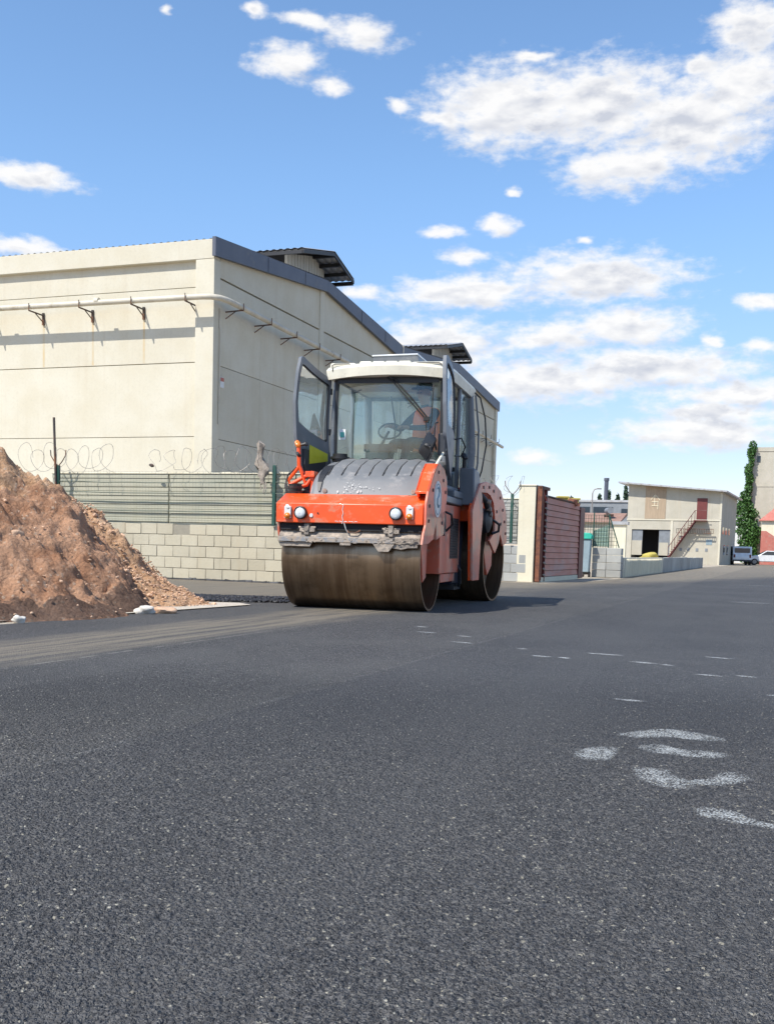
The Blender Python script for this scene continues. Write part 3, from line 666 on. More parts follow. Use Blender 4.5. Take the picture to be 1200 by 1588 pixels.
# ================================================================== WAREHOUSE
HO = (-4.867, 28.0, 0)
def warehouse():
    root = empty('warehouse', HO, 19.8)
    tag(root, 'large cream concrete warehouse with two shallow gables and dark roof edging', 'warehouse')
    L = -30
    prof = [(-0.12, 8.86), (7.4, 9.56), (15.15, 8.86), (23.2, 9.58), (31.5, 8.90)]
    def rz(y):
        for (a, za), (b, zb) in zip(prof, prof[1:]):
            if y <= b: return za+(zb-za)*(y-a)/(b-a)
        return prof[-1][1]
    # core (dark joints show between the panels)
    m = MB(); m.prism([(0.22, 0), (0.22, 8.3), (7.4, 9.3), (15.15, 8.4), (23.2, 9.3), (31.3, 8.4), (31.3, 0)], 'x', L, -0.12)
    m.build('core_wall', MT['mortar'], root)
    # side panels facing the yard
    m = MB(); cx = [-0.56, -8.05, -8.6, -16.1, -16.65, -24.1, -24.65, -30]
    for a, b in ((-8.05, -0.56), (-16.1, -8.6), (-24.1, -16.65)):
        for z0, z1 in ((0, 3.645), (3.66, 5.64), (5.66, 7.635), (7.65, 8.34)):
            m.box(a, b, 0.15, 0.3, z0, z1)
    m.build('wall_panel', MT['pale_concrete'], root, bevel=.006)
    for a in (-0.56, -8.6, -16.65, -24.65):
        m = MB(); m.box(a, a+.55 if a != -0.56 else 0.0, 0.0, 0.35 if a == -.56 else .3, 0, 8.325); m.build('column', MT['pale_concrete'], root, bevel=.012)
    m = MB(); m.box(L, -0.004, -0.004, 0.32, 8.33, 8.84); m.build('eaves_beam', MT['pale_concrete'], root, bevel=.012)
    # gable-side panels
    m = MB(); rows = ((0, 3.595), (3.61, 5.58), (5.595, 7.88))
    colsY = [(.37, 2.85), (2.856, 5.2), (5.206, 7.05), (7.37, 9.8), (9.806, 12.3), (12.306, 14.85), (15.45, 18.3), (18.306, 20.9), (20.906, 22.95), (23.3, 25.9), (25.906, 28.4), (28.406, 30.9)]
    for y0, y1 in colsY:
        for z0, z1 in rows: m.box(-0.16, -0.05, y0, y1, z0, z1)
    for y0, y1 in ((.37, 7.05), (7.37, 14.85), (15.45, 22.95), (23.3, 30.9)):
        k = 8; top = [(y0+(y1-y0)*i/k) for i in range(k+1)]
        m.prism([(y0, 7.93), (y1, 7.93)]+[(y, rz(y)-.15) for y in reversed(top)], 'x', -0.16, -0.05)
    m.build('gable_wall_panel', MT['pale_concrete'], root, bevel=.005)
    for y0, y1, d in ((0.352, .37, 0), (7.05, 7.37, 0), (14.85, 15.45, .05), (22.95, 23.3, 0), (30.9, 31.3, .05)):
        m = MB(); m.box(-0.2, d-.01, y0, y1, 0, rz((y0+y1)/2)-.2); m.build('gable_column', MT['pale_concrete'], root, bevel=.01)
    # flashing along the gables
    dep = [0.5, .36, .52, .38, .47]
    m = MB()
    for i in range(4):
        (a, za), (b, zb) = prof[i], prof[i+1]; g = .004
        m.prism([(a+g, za-dep[i]), (b-g, zb-dep[i+1]), (b-g, zb), (a+g, za)], 'x', 0.0, .10)
    for y in (3.0, 5.6, 10.5, 13): m.box(.10, .112, y-.02, y+.02, rz(y)-.42, rz(y))
    m.build('roof_flashing', MT['fascia'], root)
    # corrugated roof sheets (waves run across x)
    m = MB(); st = .045; n = int((0.1-L)/st); P = [(0.10, 8.845)]+prof[1:4]+[(31.7, 8.9)]
    vs = []; fs = []
    for i in range(n+1):
        x = L+i*st; dz = .022*sin(2*pi*x/.22)+.028
        for y, z in P: vs.append((x, y, z+dz))
    q = len(P)
    for i in range(n):
        for k in range(q-1): fs.append((i*q+k, i*q+k+1, (i+1)*q+k+1, (i+1)*q+k))
    m.add(vs, fs); m.build('roof', MT['roof_sheet'], root, fix=False)
    # drain pipe on brackets, round the corner and along the gables
    m = MB(); m.tube([(L, -.40, 7.38), (-.1, -.40, 7.24), (.12, -.36, 7.235), (.30, -.2, 7.23), (.38, .05, 7.22), (.40, .4, 7.21), (.40, 15, 7.0), (.40, 20, 6.9), (.40, 31.2, 6.45)], .078, 12)
    for x in (-6.8, -3.4): m.cyl((x-.06, -.40, 7.30), (x+.06, -.40, 7.30), .09, 12)
    pp = m.build('drain_pipe', MT['pipe'], root, smooth=40)
    first = None
    for i in range(17):
        x = -0.58-1.675*i
        o = None
        m = MB(); m.tube([(0, .15, 7.13), (0, -.50, 7.14)], .022, 6); m.tube([(0, .15, 6.92), (0, -.22, 7.12)], .016, 6); m.box(-.03, .03, .10, .15, 6.86, 7.2); m.tube([(0, -.5, 7.14), (0, -.5, 7.34)], .012, 6)
        if first is None: first = m.build('pipe_bracket', MT['iron'], pp); first.location.x = x
        else:
            o = first.copy(); COL.objects.link(o); o.location.x = x
    for i in range(18):
        y = .75+1.72*i; z = 7.2-y*.0142-(0.10 if y > 15 else 0)-.1
        if 14.6 < y < 15.6: continue
        m = MB(); m.tube([(-.05, 0, 0), (.50, 0, .02)], .02, 6); m.tube([(-.05, 0, -.18), (.25, 0, 0)], .014, 6); m.tube([(.5, 0, .02), (.5, 0, .2)], .012, 6)
        o = m.build('pipe_bracket', MT['iron'], pp); o.location = (0, y, z)
    for i in range(1, 4):
        x = -0.58-1.675*i
        m = MB(); m.box(x-.035, x+.03, .1485, .152, 5.68, 6.88); m.build('rust_stain', MT['rust_streak'], root)
    m = MB(); m.tube([(.02, .30, 7.1), (.02, .30, 6.6), (.04, .31, 6.5), (.02, .30, 4.0)], .018, 6); m.build('conduit', MT['pipe'], root)
    m = MB(); m.tube([(.06, 30.7, 6.4), (.06, 30.7, 0.2)], .06, 8); m.build('downpipe', MT['pipe'], root)
    m = MB(); m.tube([(.08, 15.1, 8.9), (.08, 15.1, 3)], .06, 8); m.build('downpipe', MT['pipe'], root)
    m = MB(); m.box(-.05, -.035, .48, .68, 5.02, 5.3); sg = m.build('wall_notice', MT['white'], root)
    m = MB(); m.box(-.036, -.030, .49, .67, 5.19, 5.29); m.build('notice_header', MT['salmon'], sg)
    # ridge monitors
    for yc in (7.55, 23.3):
        g = MB()
        y0, y1 = yc-1.75, yc+1.15; zb = rz(yc)-.15; ze = zb+.62; zr = zb+1.18; ye0, ye1, yr = yc-2.25, yc+2.0, yc+.22
        # ribbed end cladding
        k = 26
        for i in range(k):
            a, b = y0+(y1-y0)*i/k, y0+(y1-y0)*(i+1)/k
            def zt(y): return (ze+(zr-ze)*(y-ye0)/(yr-ye0) if y < yr else zr+(ze+.08-zr)*(y-yr)/(ye1-yr))-.07
            d = .015 if i % 2 else 0
            g.prism([(a, zb-.35), (b, zb-.35), (b, zt(b)), (a, zt(a))], 'x', -0.75, -0.66+d)
        mon = g.build('ridge_vent', MT['white_sheet'], root)
        g = MB(); g.box(-20, -.76, y0+.02, y0+.4, zb-.4, ze+.05); g.box(-20, -.76, y1-.4, y1-.02, zb-.4, ze+.15); g.build('vent_opening', MT['void'], mon)
        g = MB(); st = .06; n = int(20.2/st); vs = []; fs = []
        PP = [(ye0, ze), (yr, zr), (ye1, ze+.08)]
        for side in (0, 1):
            base = len(vs)
            for i in range(n+1):
                x = -20+i*st; dz = .02*sin(2*pi*x/.24)
                for y, z in PP: vs.append((x, y, z+dz+(.045 if side else 0)))
            for i in range(n):
                for k_ in range(2): fs.append((base+i*3+k_, base+i*3+k_+1, base+(i+1)*3+k_+1, base+(i+1)*3+k_))
        g.add(vs, fs); g.build('vent_roof', MT['roof_sheet'], mon, fix=False)
        g = MB()
        for (a, za), (b, zb_) in zip(PP, PP[1:]):
            g.prism([(a, za-.12), (b, zb_-.12), (b, zb_-.02), (a, za-.02)], 'x', .10, .15)
        for t in (.0, .33, .66, 1.0):
            y = yr+(ye1-yr)*t; z = zr+(ze+.08-zr)*t
            g.box(-2.0, .1, y-.05, y+.05, z-.16, z-.04)
        g.box(-20, .1, ye0-.02, ye0+.05, ze-.13, ze-.03)
        g.build('rafter', MT['black'], mon)
    return root
warehouse()

# ================================================================== BOUNDARY WALLS AND FENCES
WO = (-2.195, 20.654, 0)
def block_courses(m, x0, x1, z0, n, h=.232, L=.39, y0=0.0, d=.2, rg=random.Random(5), gaps=()):
    for c in range(n):
        x = x0-(L/2 if c % 2 else 0)
        while x < x1:
            a, b = max(x, x0), min(x+L, x1)
            if b-a > .04 and (c, int((x-x0)/L)) not in gaps:
                w = rg.uniform(-.004, .006)
                m.box(a+.006, b-.006, y0+w, y0+d, z0+c*h+.007, z0+(c+1)*h-.006+(rg.uniform(-.012, .01) if c == n-1 else 0))
            x += L
def block_wall(name, loc, az, x0, x1, n, label, group, mt='block', gaps=()):
    m = MB(); block_courses(m, x0, x1, 0, n, gaps=gaps); r = m.build(name, MT[mt], None, loc=loc, rz=-R(az), bevel=.006)
    tag(r, label, 'wall', group)
    m = MB(); m.box(x0+.004, x1-.004, .012, .19, 0, n*.232-.02); m.build('mortar_joint', MT['mortar'], r)
    return r
block_wall('block_wall', WO, 19.8, -13, 1.2, 5, 'long low pale concrete block wall behind the earth pile and roller', 'low block walls along the yard', gaps=((4, 27),))
block_wall('block_wall', (-1.066, 20.25, 0), -70.2, 0.2, 5.6, 4, 'short return of the block wall hidden behind the roller', 'low block walls along the yard')
GO = (3.73, 25.97, 0)
block_wall('block_wall', GO, 19.8, -3.2, -.28, 4, 'grey block wall between the roller and the cream gate pillar', 'low block walls along the yard', mt='block_grey')

def slab_wall(loc, az, spans, z0, z1, y, label, mt='wall_panel'):
    root = empty('slab_wall', loc, az); tag(root, label, 'wall', 'stained slab walls above the block courses')
    for a, b in spans:
        m = MB(); n = 12; zz = [z0+(z1-z0)*k/n for k in range(n+1)]
        for k in range(n): m.box(a, b, y+(0.0 if k % 2 else .014), y+.10, zz[k]+.004, zz[k+1]-.004)
        m.box(a+.01, b-.01, y+.030, y+.09, z0, z1-.01)
        m.build('slab', MT[mt], root, bevel=.005)
    m = MB(); rg = random.Random(9); x = spans[0][0]
    while x < spans[-1][1]-.05:
        w = min(rg.uniform(.2, .5), spans[-1][1]-x); m.box(x, x+w, y-.02, y+.13, z1+.001, z1+rg.uniform(.02, .05)); x += w
    m.build('coping', MT['cream_wall'], root, bevel=.008)
    return root
slab_wall(WO, 19.8, [(-5.7, -2.75), (-2.72, .2), (.225, 1.2)], 1.1, 2.2, .24, 'long stained greenish slab wall under the warehouse corner')
slab_wall(GO, 19.8, [(-3.2, -.5)], .95, 2.1, .22, 'short grey slab wall left of the cream gate pillar', 'block_grey')

def mesh_fence(loc, az, x0, x1, z0, z1, rails, label, step=.075, post=None, grp='green mesh fences on top of the walls'):
    root = empty('mesh_fence', loc, az); tag(root, label, 'fence', grp)
    m = MB(); x = x0
    while x <= x1:
        dx = .012*noise.noise(Vector((x*3, 1, 0)))
        m.tube([(x+dx, -.03, z0), (x-dx, -.03, (z0+z1)/2), (x+dx*2, -.03+.02*noise.noise(Vector((x, 5, 0))), z1+.06*noise.noise(Vector((x*1.3, 0, 4))))], .0012, 3, cap=False); x += step
    z = z0+.05
    while z < z1:
        m.tube([(x0+(x1-x0)*k/12, -.034, z+.012*noise.noise(Vector((k*.9, z*4, 0)))) for k in range(13)], .0012, 3, cap=False); z += .10
    m.build('wire_mesh', MT['green_wire'], root)
    for zr in rails:
        m = MB(); m.tube([(x0+(x1-x0)*k/14, -.05, zr+.015*noise.noise(Vector((k*.5, zr*9, 0)))-(.02*sin(pi*k/14))) for k in range(15)], .010, 6)
        m.build('rail', MT['green_wire'], root)
    for p in (post or []):
        m = MB(); m.box(p-.035, p+.035, -.07, .0, z0-.02, z1+.12)
        po = m.build('post', MT['green_post'], root, bevel=.006)
        if (p, 'bare') in BARE: continue
        m = MB()
        for s_ in (-1, 1):
            m.tube([(p, -.035, z1+.10), (p+s_*.10, -.035, z1+.2), (p+s_*.19, -.035, z1+.33), (p+s_*.20, -.035, z1+.45)], .011, 6)
        m.build('arm', MT['iron'], po)
    return root
BARE = {(-.13, 'bare')}
RW = 'razor wire coils along the fence tops'
f1 = mesh_fence(WO, 19.8, -5.30, -.16, 1.18, 2.24, (2.02, 1.80, 1.61, 1.43), 'green wire mesh fence with four rails left of the roller', post=[-5.33, -.13])
mesh_fence(WO, 19.8, -.10, 1.2, 1.18, 2.24, (2.02, 1.80, 1.61, 1.43), 'short green mesh fence just behind the left side of the roller')
mesh_fence(GO, 19.8, -3.0, -.55, 1.0, 2.1, (1.5,), 'green mesh fence beside the cream gate pillar', post=[-.68], step=.1)
# tall grey pipe lashed to the left post
m = MB(); m.tube([(-5.33, -.09, 1.2), (-5.36, -.09, 2.3), (-5.40, -.09, 3.38)], .026, 8)
tag(m.build('pole', MT['iron'], None, loc=WO, rz=-R(19.8)), 'thin dark grey pole rising from the fence post by the earth pile', 'pole')

def coil(loc, az, x0, x1, z, r, pitch, label, seed=0, grp=RW):
    m = MB(); n = int((x1-x0)/pitch*18); pts = []
    for i in range(n+1):
        t = i/18*2*pi; f = i/n; w = Vector((f*7+seed, seed, 0))
        rr = r*(1+.35*noise.noise(w*2.1)); drop = .14*noise.noise(w*1.1+Vector((0, 0, 5)))
        pts.append((x0+(x1-x0)*f+.16*noise.noise(w*3)+.09*sin(t+1.2), .02+rr*.8*cos(t), z+drop+rr*sin(t)*(1+.2*noise.noise(w*4.7))))
    m.tube(pts, .0040, 4)
    rg = random.Random(seed)
    for i in range(0, n, 3):
        p = pts[i]; m.box(p[0]-.007, p[0]+.007, p[1]-.002, p[1]+.002, p[2]-.007, p[2]+.007, rot=Euler((0, rg.random()*3, 0)))
    return tag(m.build('razor_wire', MT['galv'], None, loc=loc, rz=-R(az)), label, 'razor wire', grp)
coil(WO, 19.8, -6.3, -3.95, 2.52, .27, .30, 'tangled razor wire coil above the earth pile beside the tall pole', 2)
coil(WO, 19.8, -3.0, -1.72, 2.46, .22, .36, 'sagging razor wire loops on the wall left of the warehouse corner', 5)
coil(WO, 19.8, -1.7, -.1, 2.48, .26, .24, 'razor wire loops against the shaded warehouse side', 9)
coil(WO, 19.8, -.1, 1.3, 2.46, .25, .26, 'razor wire loops just behind the open left cab door', 14)
coil(GO, 19.8, -1.6, -.42, 2.42, .26, .34, 'razor wire loops between the roller and the gate pillar', 21)
# torn sack caught on the fence
def sack():
    rows = []; prof = [(2.80, .03, .02), (2.76, .12, .06), (2.68, .10, .05), (2.58, .06, .05), (2.48, .10, .06), (2.38, .14, .06), (2.28, .15, .05), (2.18, .11, .04), (2.08, .08, .03), (1.98, .05, .02)]
    vs = []; n = 12
    for i, (z, a, b) in enumerate(prof):
        cx = -.44+.03*sin(i*1.3)+.012*i
        for k in range(n):
            t = 2*pi*k/n; q = 1+1.3*noise.noise(Vector((cos(t)*2.2, sin(t)*2.2, z*9)))
            a_, q = a*.8, q
            vs.append((cx+a_*q*cos(t), -.12+b*q*sin(t), z+.07*noise.noise(Vector((cos(t)*2, z*7, 2)))))
    fs = [(i*n+k, i*n+(k+1) % n, (i+1)*n+(k+1) % n, (i+1)*n+k) for i in range(len(prof)-1) for k in range(n)]
    m = MB(); m.add(vs, fs+[tuple(range(n)), tuple(range((len(prof)-1)*n, len(prof)*n))])
    for (dx, l) in ((-.04, .14), (.03, .2), (.07, .12)): m.box(-.36+dx, -.34+dx, -.13, -.12, 2.0-l, 2.02)
    tag(m.build('torn_sack', MT['cloth'], None, smooth=60, loc=WO, rz=-R(19.8)), 'ragged grey brown sack snagged on the razor wire left of the roller', 'sack')
sack()
# rag on the wire
m = MB(); m.blob((-2.98, -.03, 2.36), (.06, .02, .035), seed=4, sub=2)
tag(m.build('rag', MT['iron'], None, loc=WO, rz=-R(19.8)), 'small dark rag stuck in the sagging razor wire', 'rag')

# ragged bitumen edge where the asphalt meets the wall, with windblown dirt
m = MB(); rg = random.Random(17); x = -9.0
while x < 1.1:
    w = rg.uniform(.05, .22); m.hexa([(x, -rg.uniform(.02, .09), .001), (x+w, -rg.uniform(.02, .09), .001), (x+w, .0, .001), (x, .0, .001), (x+.01, -.015, rg.uniform(.015, .05)), (x+w-.01, -.015, rg.uniform(.015, .05)), (x+w, .0, .03), (x, .0, .03)]); x += w*.9
tag(m.build('asphalt_edge', MT['tar_stone'], None, loc=WO, rz=-R(19.8)), kind='structure')
# ---- gate pillar, gate
m = MB(); m.prism([(-.52, 0), (-.09, 0), (-.09, 2.42), (-.52, 2.42)], 'y', 0, .45); m.box(-.54, -.07, -.02, .47, 2.424, 2.46)
tag(m.build('gate_pillar', MT['cream_wall'], None, loc=GO, rz=-R(19.8), bevel=.01), 'cream plastered pillar holding the maroon slatted gate', 'pillar')
def gate():
    root = empty('sliding_gate', GO, 22.0); tag(root, 'tall maroon gate of horizontal slats with a rusty edge beside the cream pillar', 'gate')
    m = MB()
    for i in range(13):
        z0 = .14+i*.158
        m.prism([(.010, z0), (.034, z0), (.014, z0+.142), (-.006, z0+.142)], 'y', .62, 4.92)
    m.build('slat_panel', MT['gate'], root)
    m = MB(); m.box(-.02, -.012, .6, 4.95, .1, 2.2)
    m.build('backing_sheet', MT['gate_dark'], root)
    for y0, y1, mt in ((.04, .13, 'rust'), (.60, .66, 'gate_dark'), (4.92, 5.55, 'gate_dark')):
        m = MB(); m.box(-.05, .06, y0, y1, .02, 2.42 if y0 < 1 else 2.12); m.build('frame_post', MT[mt], root, bevel=.006)
    m = MB(); m.box(-.03, .05, .14, .32, .05, 2.36); m.box(-.02, .03, .36, .44, .05, 2.3); m.build('rusty_edge_plate', MT['rust'], root)
    m = MB(); m.box(-.03, .05, .04, .95, 2.36, 2.44); m.box(-.03, .04, .62, 4.92, 2.20, 2.235); m.build('top_rail', MT['iron'], root)
    m = MB(); m.box(-.02, .045, .3, 4.9, .0, .125); m.build('bottom_rail', MT['cream_wall'], root)
    for i in range(14):
        m = MB(); m.tube([(.05, .48, .2+i*.155), (.1, .52, .16+i*.155), (.05, .57, .2+i*.155)], .02, 6)
        m.build('hook', MT['galv'], root)
    for y in (1.5, 2.9, 4.3):
        m = MB(); m.box(-.05, -.02, y, y+.05, .13, 2.2); m.build('brace', MT['gate_dark'], root)
    return root
gate()
KO = (7.475, 33.04, 0)
# things standing behind / beside the gate
def yellow_post(x, y, h, label):
    m = MB(); m.box(-.13, .13, -.13, .13, 0, h); m.box(-.17, .17, -.17, .17, h, h+.05)
    tag(m.build('yellow_post', MT['yellow'], None, loc=(x, y, 0), bevel=.01), label, 'post', 'yellow posts behind the gate')
MT['yellow'].node_tree.nodes['Principled BSDF'].inputs['Roughness'].default_value = .8
yellow_post(5.02, 30.2, 2.36, 'taller yellow capped post showing above the gate top')
yellow_post(5.40, 30.5, 2.33, 'yellow capped post at the far end of the gate')
m = MB(); m.blob((0, 0, 0), (.15, .13, .14), seed=3, sub=2); m.box(-.22, .22, -.05, .05, -.1, -.02)
tag(m.build('rusty_fitting', MT['rust'], None, loc=(5.25, 29.9, 2.22)), 'rusty iron fitting on top of the slatted gate', 'fitting')

def locker():
    root = empty('refuse_bin', KO, 19.8); tag(root, 'narrow pale grey bin with bright teal lid beside the gate', 'bin')
    m = MB(); m.prism([(-1.20, .16), (-.99, .16), (-.96, 1.22), (-1.24, 1.22)], 'y', -.4, -.05); m.build('body', MT['bin_grey'], root, bevel=.02)
    m = MB(); m.prism([(-1.29, 1.224), (-.93, 1.224), (-.92, 1.32), (-1.0, 1.42), (-1.2, 1.43), (-1.30, 1.33)], 'y', -.45, 0); m.build('lid', MT['teal'], root, bevel=.02)
    m = MB(); m.cyl((-1.22, -.2, .09), (-1.16, -.2, .09), .09, 14); m.cyl((-1.02, -.2, .09), (-.96, -.2, .09), .09, 14); m.box(-1.2, -.98, -.22, -.18, .08, .2); m.build('wheel', MT['rubber'], root)
locker()
m = MB()
for i, (x0, x1) in enumerate(((-.95, -.5), (-.5, -.02))):
    for c in range(4): m.box(x0+.005, x1-.005, random.uniform(-.004, .004), .5, c*.24+.005, (c+1)*.24-.005)
e = m.build('concrete_block_pile', MT['block_grey'], None, loc=KO, rz=-R(19.8), bevel=.012)
tag(e, 'square stack of grey concrete blocks at the corner after the gate', 'block stack')
# mesh fence, triangular end, on the block stack
root = empty('mesh_fence', KO, 19.8); tag(root, 'ragged green mesh fence on the square block stack', 'fence', 'green mesh fences on top of the walls')
m = MB()
for i in range(16):
    x = -1.4+i*.085; zt = 2.0 if x < -.45 else 2.0-(x+.45)*3.0
    m.tube([(x, .1, .96), (x+.01, .1, zt)], .006, 4)
for k in range(9):
    z = 1.05+k*.12; xr = -.45+(2.0-z)/3.0
    m.tube([(-1.4, .1, z), (min(xr, -.05), .1, z)], .006, 4)
m.build('wire_mesh', MT['green_wire'], root)
m = MB(); m.tube([(-.46, .1, 2.0), (-.12, .1, .97)], .02, 6); m.tube([(-.46, .1, .96), (-.46, .1, 2.05)], .02, 6); m.tube([(-.95, .1, .96), (-.95, .1, 2.1)], .02, 6); m.build('post', MT['green_post'], root)
m = MB(); m.add([(-.95, .13, 1.0), (-.48, .13, 1.0), (-.50, .13, 1.7), (-.95, .13, 1.5)], [(0, 1, 2, 3)]); m.build('shade_cloth', MT['mesh_haze'], root)
# long low retaining wall running up the road
root = empty('retaining_wall', KO, 20.8); tag(root, 'long low concrete retaining wall running up the left side of the road', 'wall')
m = MB()
for i in range(12): m.box(-.22, -.002+random.uniform(-.006, .006), .55+i*1.0, 1.54+i*1.0, 0, .66)
o = m.build('latticed_section', MT['pale_concrete'], root, bevel=.01)
m = MB()
for i in range(46):
    y = .7+i*.24; m.prism([(y, .04), (y+.05, .04), (y+.28, .62), (y+.23, .62)], 'x', .0, .035)
m.build('rib', MT['cream_wall'], o)
m = MB()
for i in range(12): m.box(-.22, random.uniform(-.01, .01), 12.6+i*2.05, 14.6+i*2.05, 0, .66+random.uniform(-.02, .02))
m.build('plain_section', MT['block_grey'], root, bevel=.01)

# ================================================================== TWO-STOREY BUILDING UP THE ROAD
def two_storey():
    root = empty('two_storey_building', (28.84, 90, 0), 24.0)
    tag(root, 'pale two storey workshop with sloping roof and an outside iron stair', 'building')
    m = MB(); D = 13
    # front wall with the garage opening left out
    zr = lambda x: 6.40+(-x)*0.082
    def fp(x0, x1, z0, z1=None):
        m.prism([(x0, z0), (x1, z0), (x1, z1 if z1 is not None else zr(x1)), (x0, z1 if z1 is not None else zr(x0))], 'y', 0, .3)
    fp(-8.1, -7.65, 0); fp(-7.65, -4.2, 3.0); fp(-4.2, 0, 0)
    m.box(-8.1, -7.8, .3, D, 0, 7.0); m.box(-.3, -.0, .31, D, 0, 6.38); m.box(-7.8, -.3, D-.3, D, 0, 6.3)
    m.build('wall', MT['far_wall'], root)
    m = MB(); m.box(-8.14, .04, -.05, 0, 3.82, 3.94); m.box(-4.25, -4.05, -.05, 0, 0, 3.8); m.box(-.12, .04, -.05, 0, 0, 3.8); m.box(-.12, .04, -.05, 0, 3.96, 6.3)
    m.build('concrete_frame', MT['pale_concrete'], root)
    m = MB(); m.hexa([(-8.9, -.8, 7.08), (.45, -.8, 6.32), (.45, D+.6, 6.32), (-8.9, D+.6, 7.08), (-8.9, -.8, 7.22), (.45, -.8, 6.45), (.45, D+.6, 6.45), (-8.9, D+.6, 7.22)])
    m.build('roof', MT['roof_sheet'], root)
    m = MB(); m.box(-7.65, -4.2, 2.5, 2.6, 0, 3); m.box(-7.7, -4.2, .3, 2.5, 2.95, 3.0); m.build('garage_interior', MT['void'], root)
    m = MB(); m.box(-7.63, -6.7, .1, .2, .7, 2.98); m.build('shutter', MT['grey_wall'], root)
    m = MB(); m.box(-5.25, -4.22, .1, .2, .7, 2.98); m.build('shutter', MT['grey_wall'], root)
    m = MB(); m.box(-7.63, -6.72, .06, .10, .7, 2.0); m.build('white_sheeting', MT['far_wall'], root)
    m = MB(); m.box(-5.2, -4.4, .06, .10, .7, 1.85); m.build('white_sheeting', MT['far_wall'], root)
    m = MB(); m.prism([(-6.57, 3.96), (-4.76, 3.96), (-4.76, 6.74), (-6.57, 6.9)], 'y', -.04, 0); w = m.build('boarded_panel', MT['brownwood'], root)
    m = MB(); ax = -5.7
    for a, b in (((ax-.05, 5.1), (ax-.05, 6.0)), ((ax-.4, 5.6), (ax, 6.1)), ((ax, 6.1), (ax+.4, 5.6)), ((ax-.3, 5.1), (ax+.3, 5.1)), ((ax-.3, 5.45), (ax+.3, 5.45)), ((ax+.25, 4.8), (ax+.25, 5.5))):
        m.tube([(a[0], -.045, a[1]), (b[0], -.045, b[1])], .035, 4)
    m.build('faded_arrow', MT['cream_wall'], w)
    m = MB(); m.box(-2.07, -1.2, -.06, 0, 3.95, 5.8); m.build('door', MT['maroon'], root)
    m = MB(); m.box(-2.2, -1.1, -.9, -.05, 3.78, 3.86)
    n = 16
    for i in range(n):
        t = i/n; x = -2.2-t*2.0; z = 3.8-t*3.1; m.box(x-.15, x+.02, -.85, -.1, z-.03, z)
    m.tube([(-2.1, -.88, 3.75), (-4.25, -.88, .5)], .05, 6); m.tube([(-2.1, -.12, 3.75), (-4.25, -.12, .5)], .05, 6)
    m.tube([(-1.1, -.88, 4.7), (-2.1, -.88, 4.7), (-4.25, -.88, 1.45)], .03, 6)
    for i in range(9):
        t = i/8; m.tube([(-2.1-2.15*t, -.88, 3.8-3.25*t), (-2.1-2.15*t, -.88, 4.7-3.25*t)], .02, 4)
    m.build('stair', MT['gate_dark'], root)
    m = MB(); m.box(-3.68, -.53, -.55, -.45, 3.08, 3.12); m.box(-3.68, -.53, -.55, -.45, 2.70, 2.74)
    for i in range(22): m.box(-3.68+i*.15, -3.65+i*.15, -.52, -.48, 2.72, 3.1)
    m.build('railing', MT['iron'], root)
    for y in (1.2, 3.6, 6.2):
        m = MB(); m.box(0, .03, y, y+1.4, 2.75, 3.35); m.build('window', MT['car_glass'], root)
    for y in (3.0, 5.8, 9.5):
        m = MB(); m.box(0, .03, y, y+.9, .9, 1.8); m.build('window', MT['car_glass'], root)
    for x in (-3.4, -2.75, -2.0, -1.2):
        m = MB(); m.box(x, x+.22, -.03, 0, 1.15, 1.42); m.build('vent', MT['grey_wall'], root)
    m = MB(); m.box(-1.15, -.65, -.03, 0, 1.75, 2.2); m.build('notice', MT['bin_grey'], root)
two_storey()
def sack_heap(x, y, z, s, mt, label):
    m = MB()
    for i in range(7): m.blob((random.uniform(-.5, .5)*s[0], random.uniform(-.3, .3), s[1]*(.25+.1*i)), (s[0]*.5, .4, s[1]*.4), seed=i+int(x), sub=2)
    tag(m.build('tarpaulin_heap', MT[mt], None, smooth=60, loc=(x, y, z)), label, 'heap', 'covered heaps by the garage opening')
sack_heap(22.4, 89.5, -.15, (1.1, .9), 'yellow', 'orange yellow covered heap in front of the garage opening')
0 and sack_heap(20.9, 90.5, 0, (.9, 2.2), 'far_wall', 'tall pale heap at the left side of the garage opening')
0 and sack_heap(24.6, 89.0, 0, (.6, 1.9), 'far_wall', 'narrow pale heap at the right side of the garage opening')

# ================================================================== BUILDING WITH IVY
def leaf_cloud(m, c, r, n, s, rg):
    for i in range(n):
        while True:
            p = Vector((rg.uniform(-1, 1), rg.uniform(-1, 1), rg.uniform(-1, 1)))
            if p.length < 1: break
        p = Vector((c[0]+p.x*r[0], c[1]+p.y*r[1], c[2]+p.z*r[2])); k = s*rg.uniform(.6, 1.3)
        a = Vector((rg.uniform(-1, 1), rg.uniform(-1, 1), rg.uniform(-1, 1))).normalized(); b = a.orthogonal().normalized(); c2 = a.cross(b)
        m.add([p+b*k, p+c2*k*.7, p-b*k, p-c2*k*.7], [(0, 1, 2, 3)], rnd=rg.random())
def ivy_building():
    root = empty('tall_building', (41.3, 115, 0), 19.8); tag(root, 'tall plain cream building at the right edge with ivy on its corner', 'building')
    m = MB(); m.box(-1.45, 14, 0, 12, 0, 12.5); m.build('wall', MT['far_wall'], root)
    m = MB(); m.box(-1.5, 14.05, -.06, 12.06, 12.5, 12.95); m.box(-1.47, 14.02, -.04, 0, 8.6, 8.75); m.build('parapet', MT['far_wall'], root)
    m = MB(); m.box(-.75, -.4, -.05, 0, 11.3, 12.0); m.build('window', MT['car_glass'], root)
ivy_building()
rg = random.Random(31)
root = empty('ivy', (41.3, 115, 0), 19.8); tag(root, 'dark green ivy climbing the corner of the tall cream building', 'ivy')
m = MB()
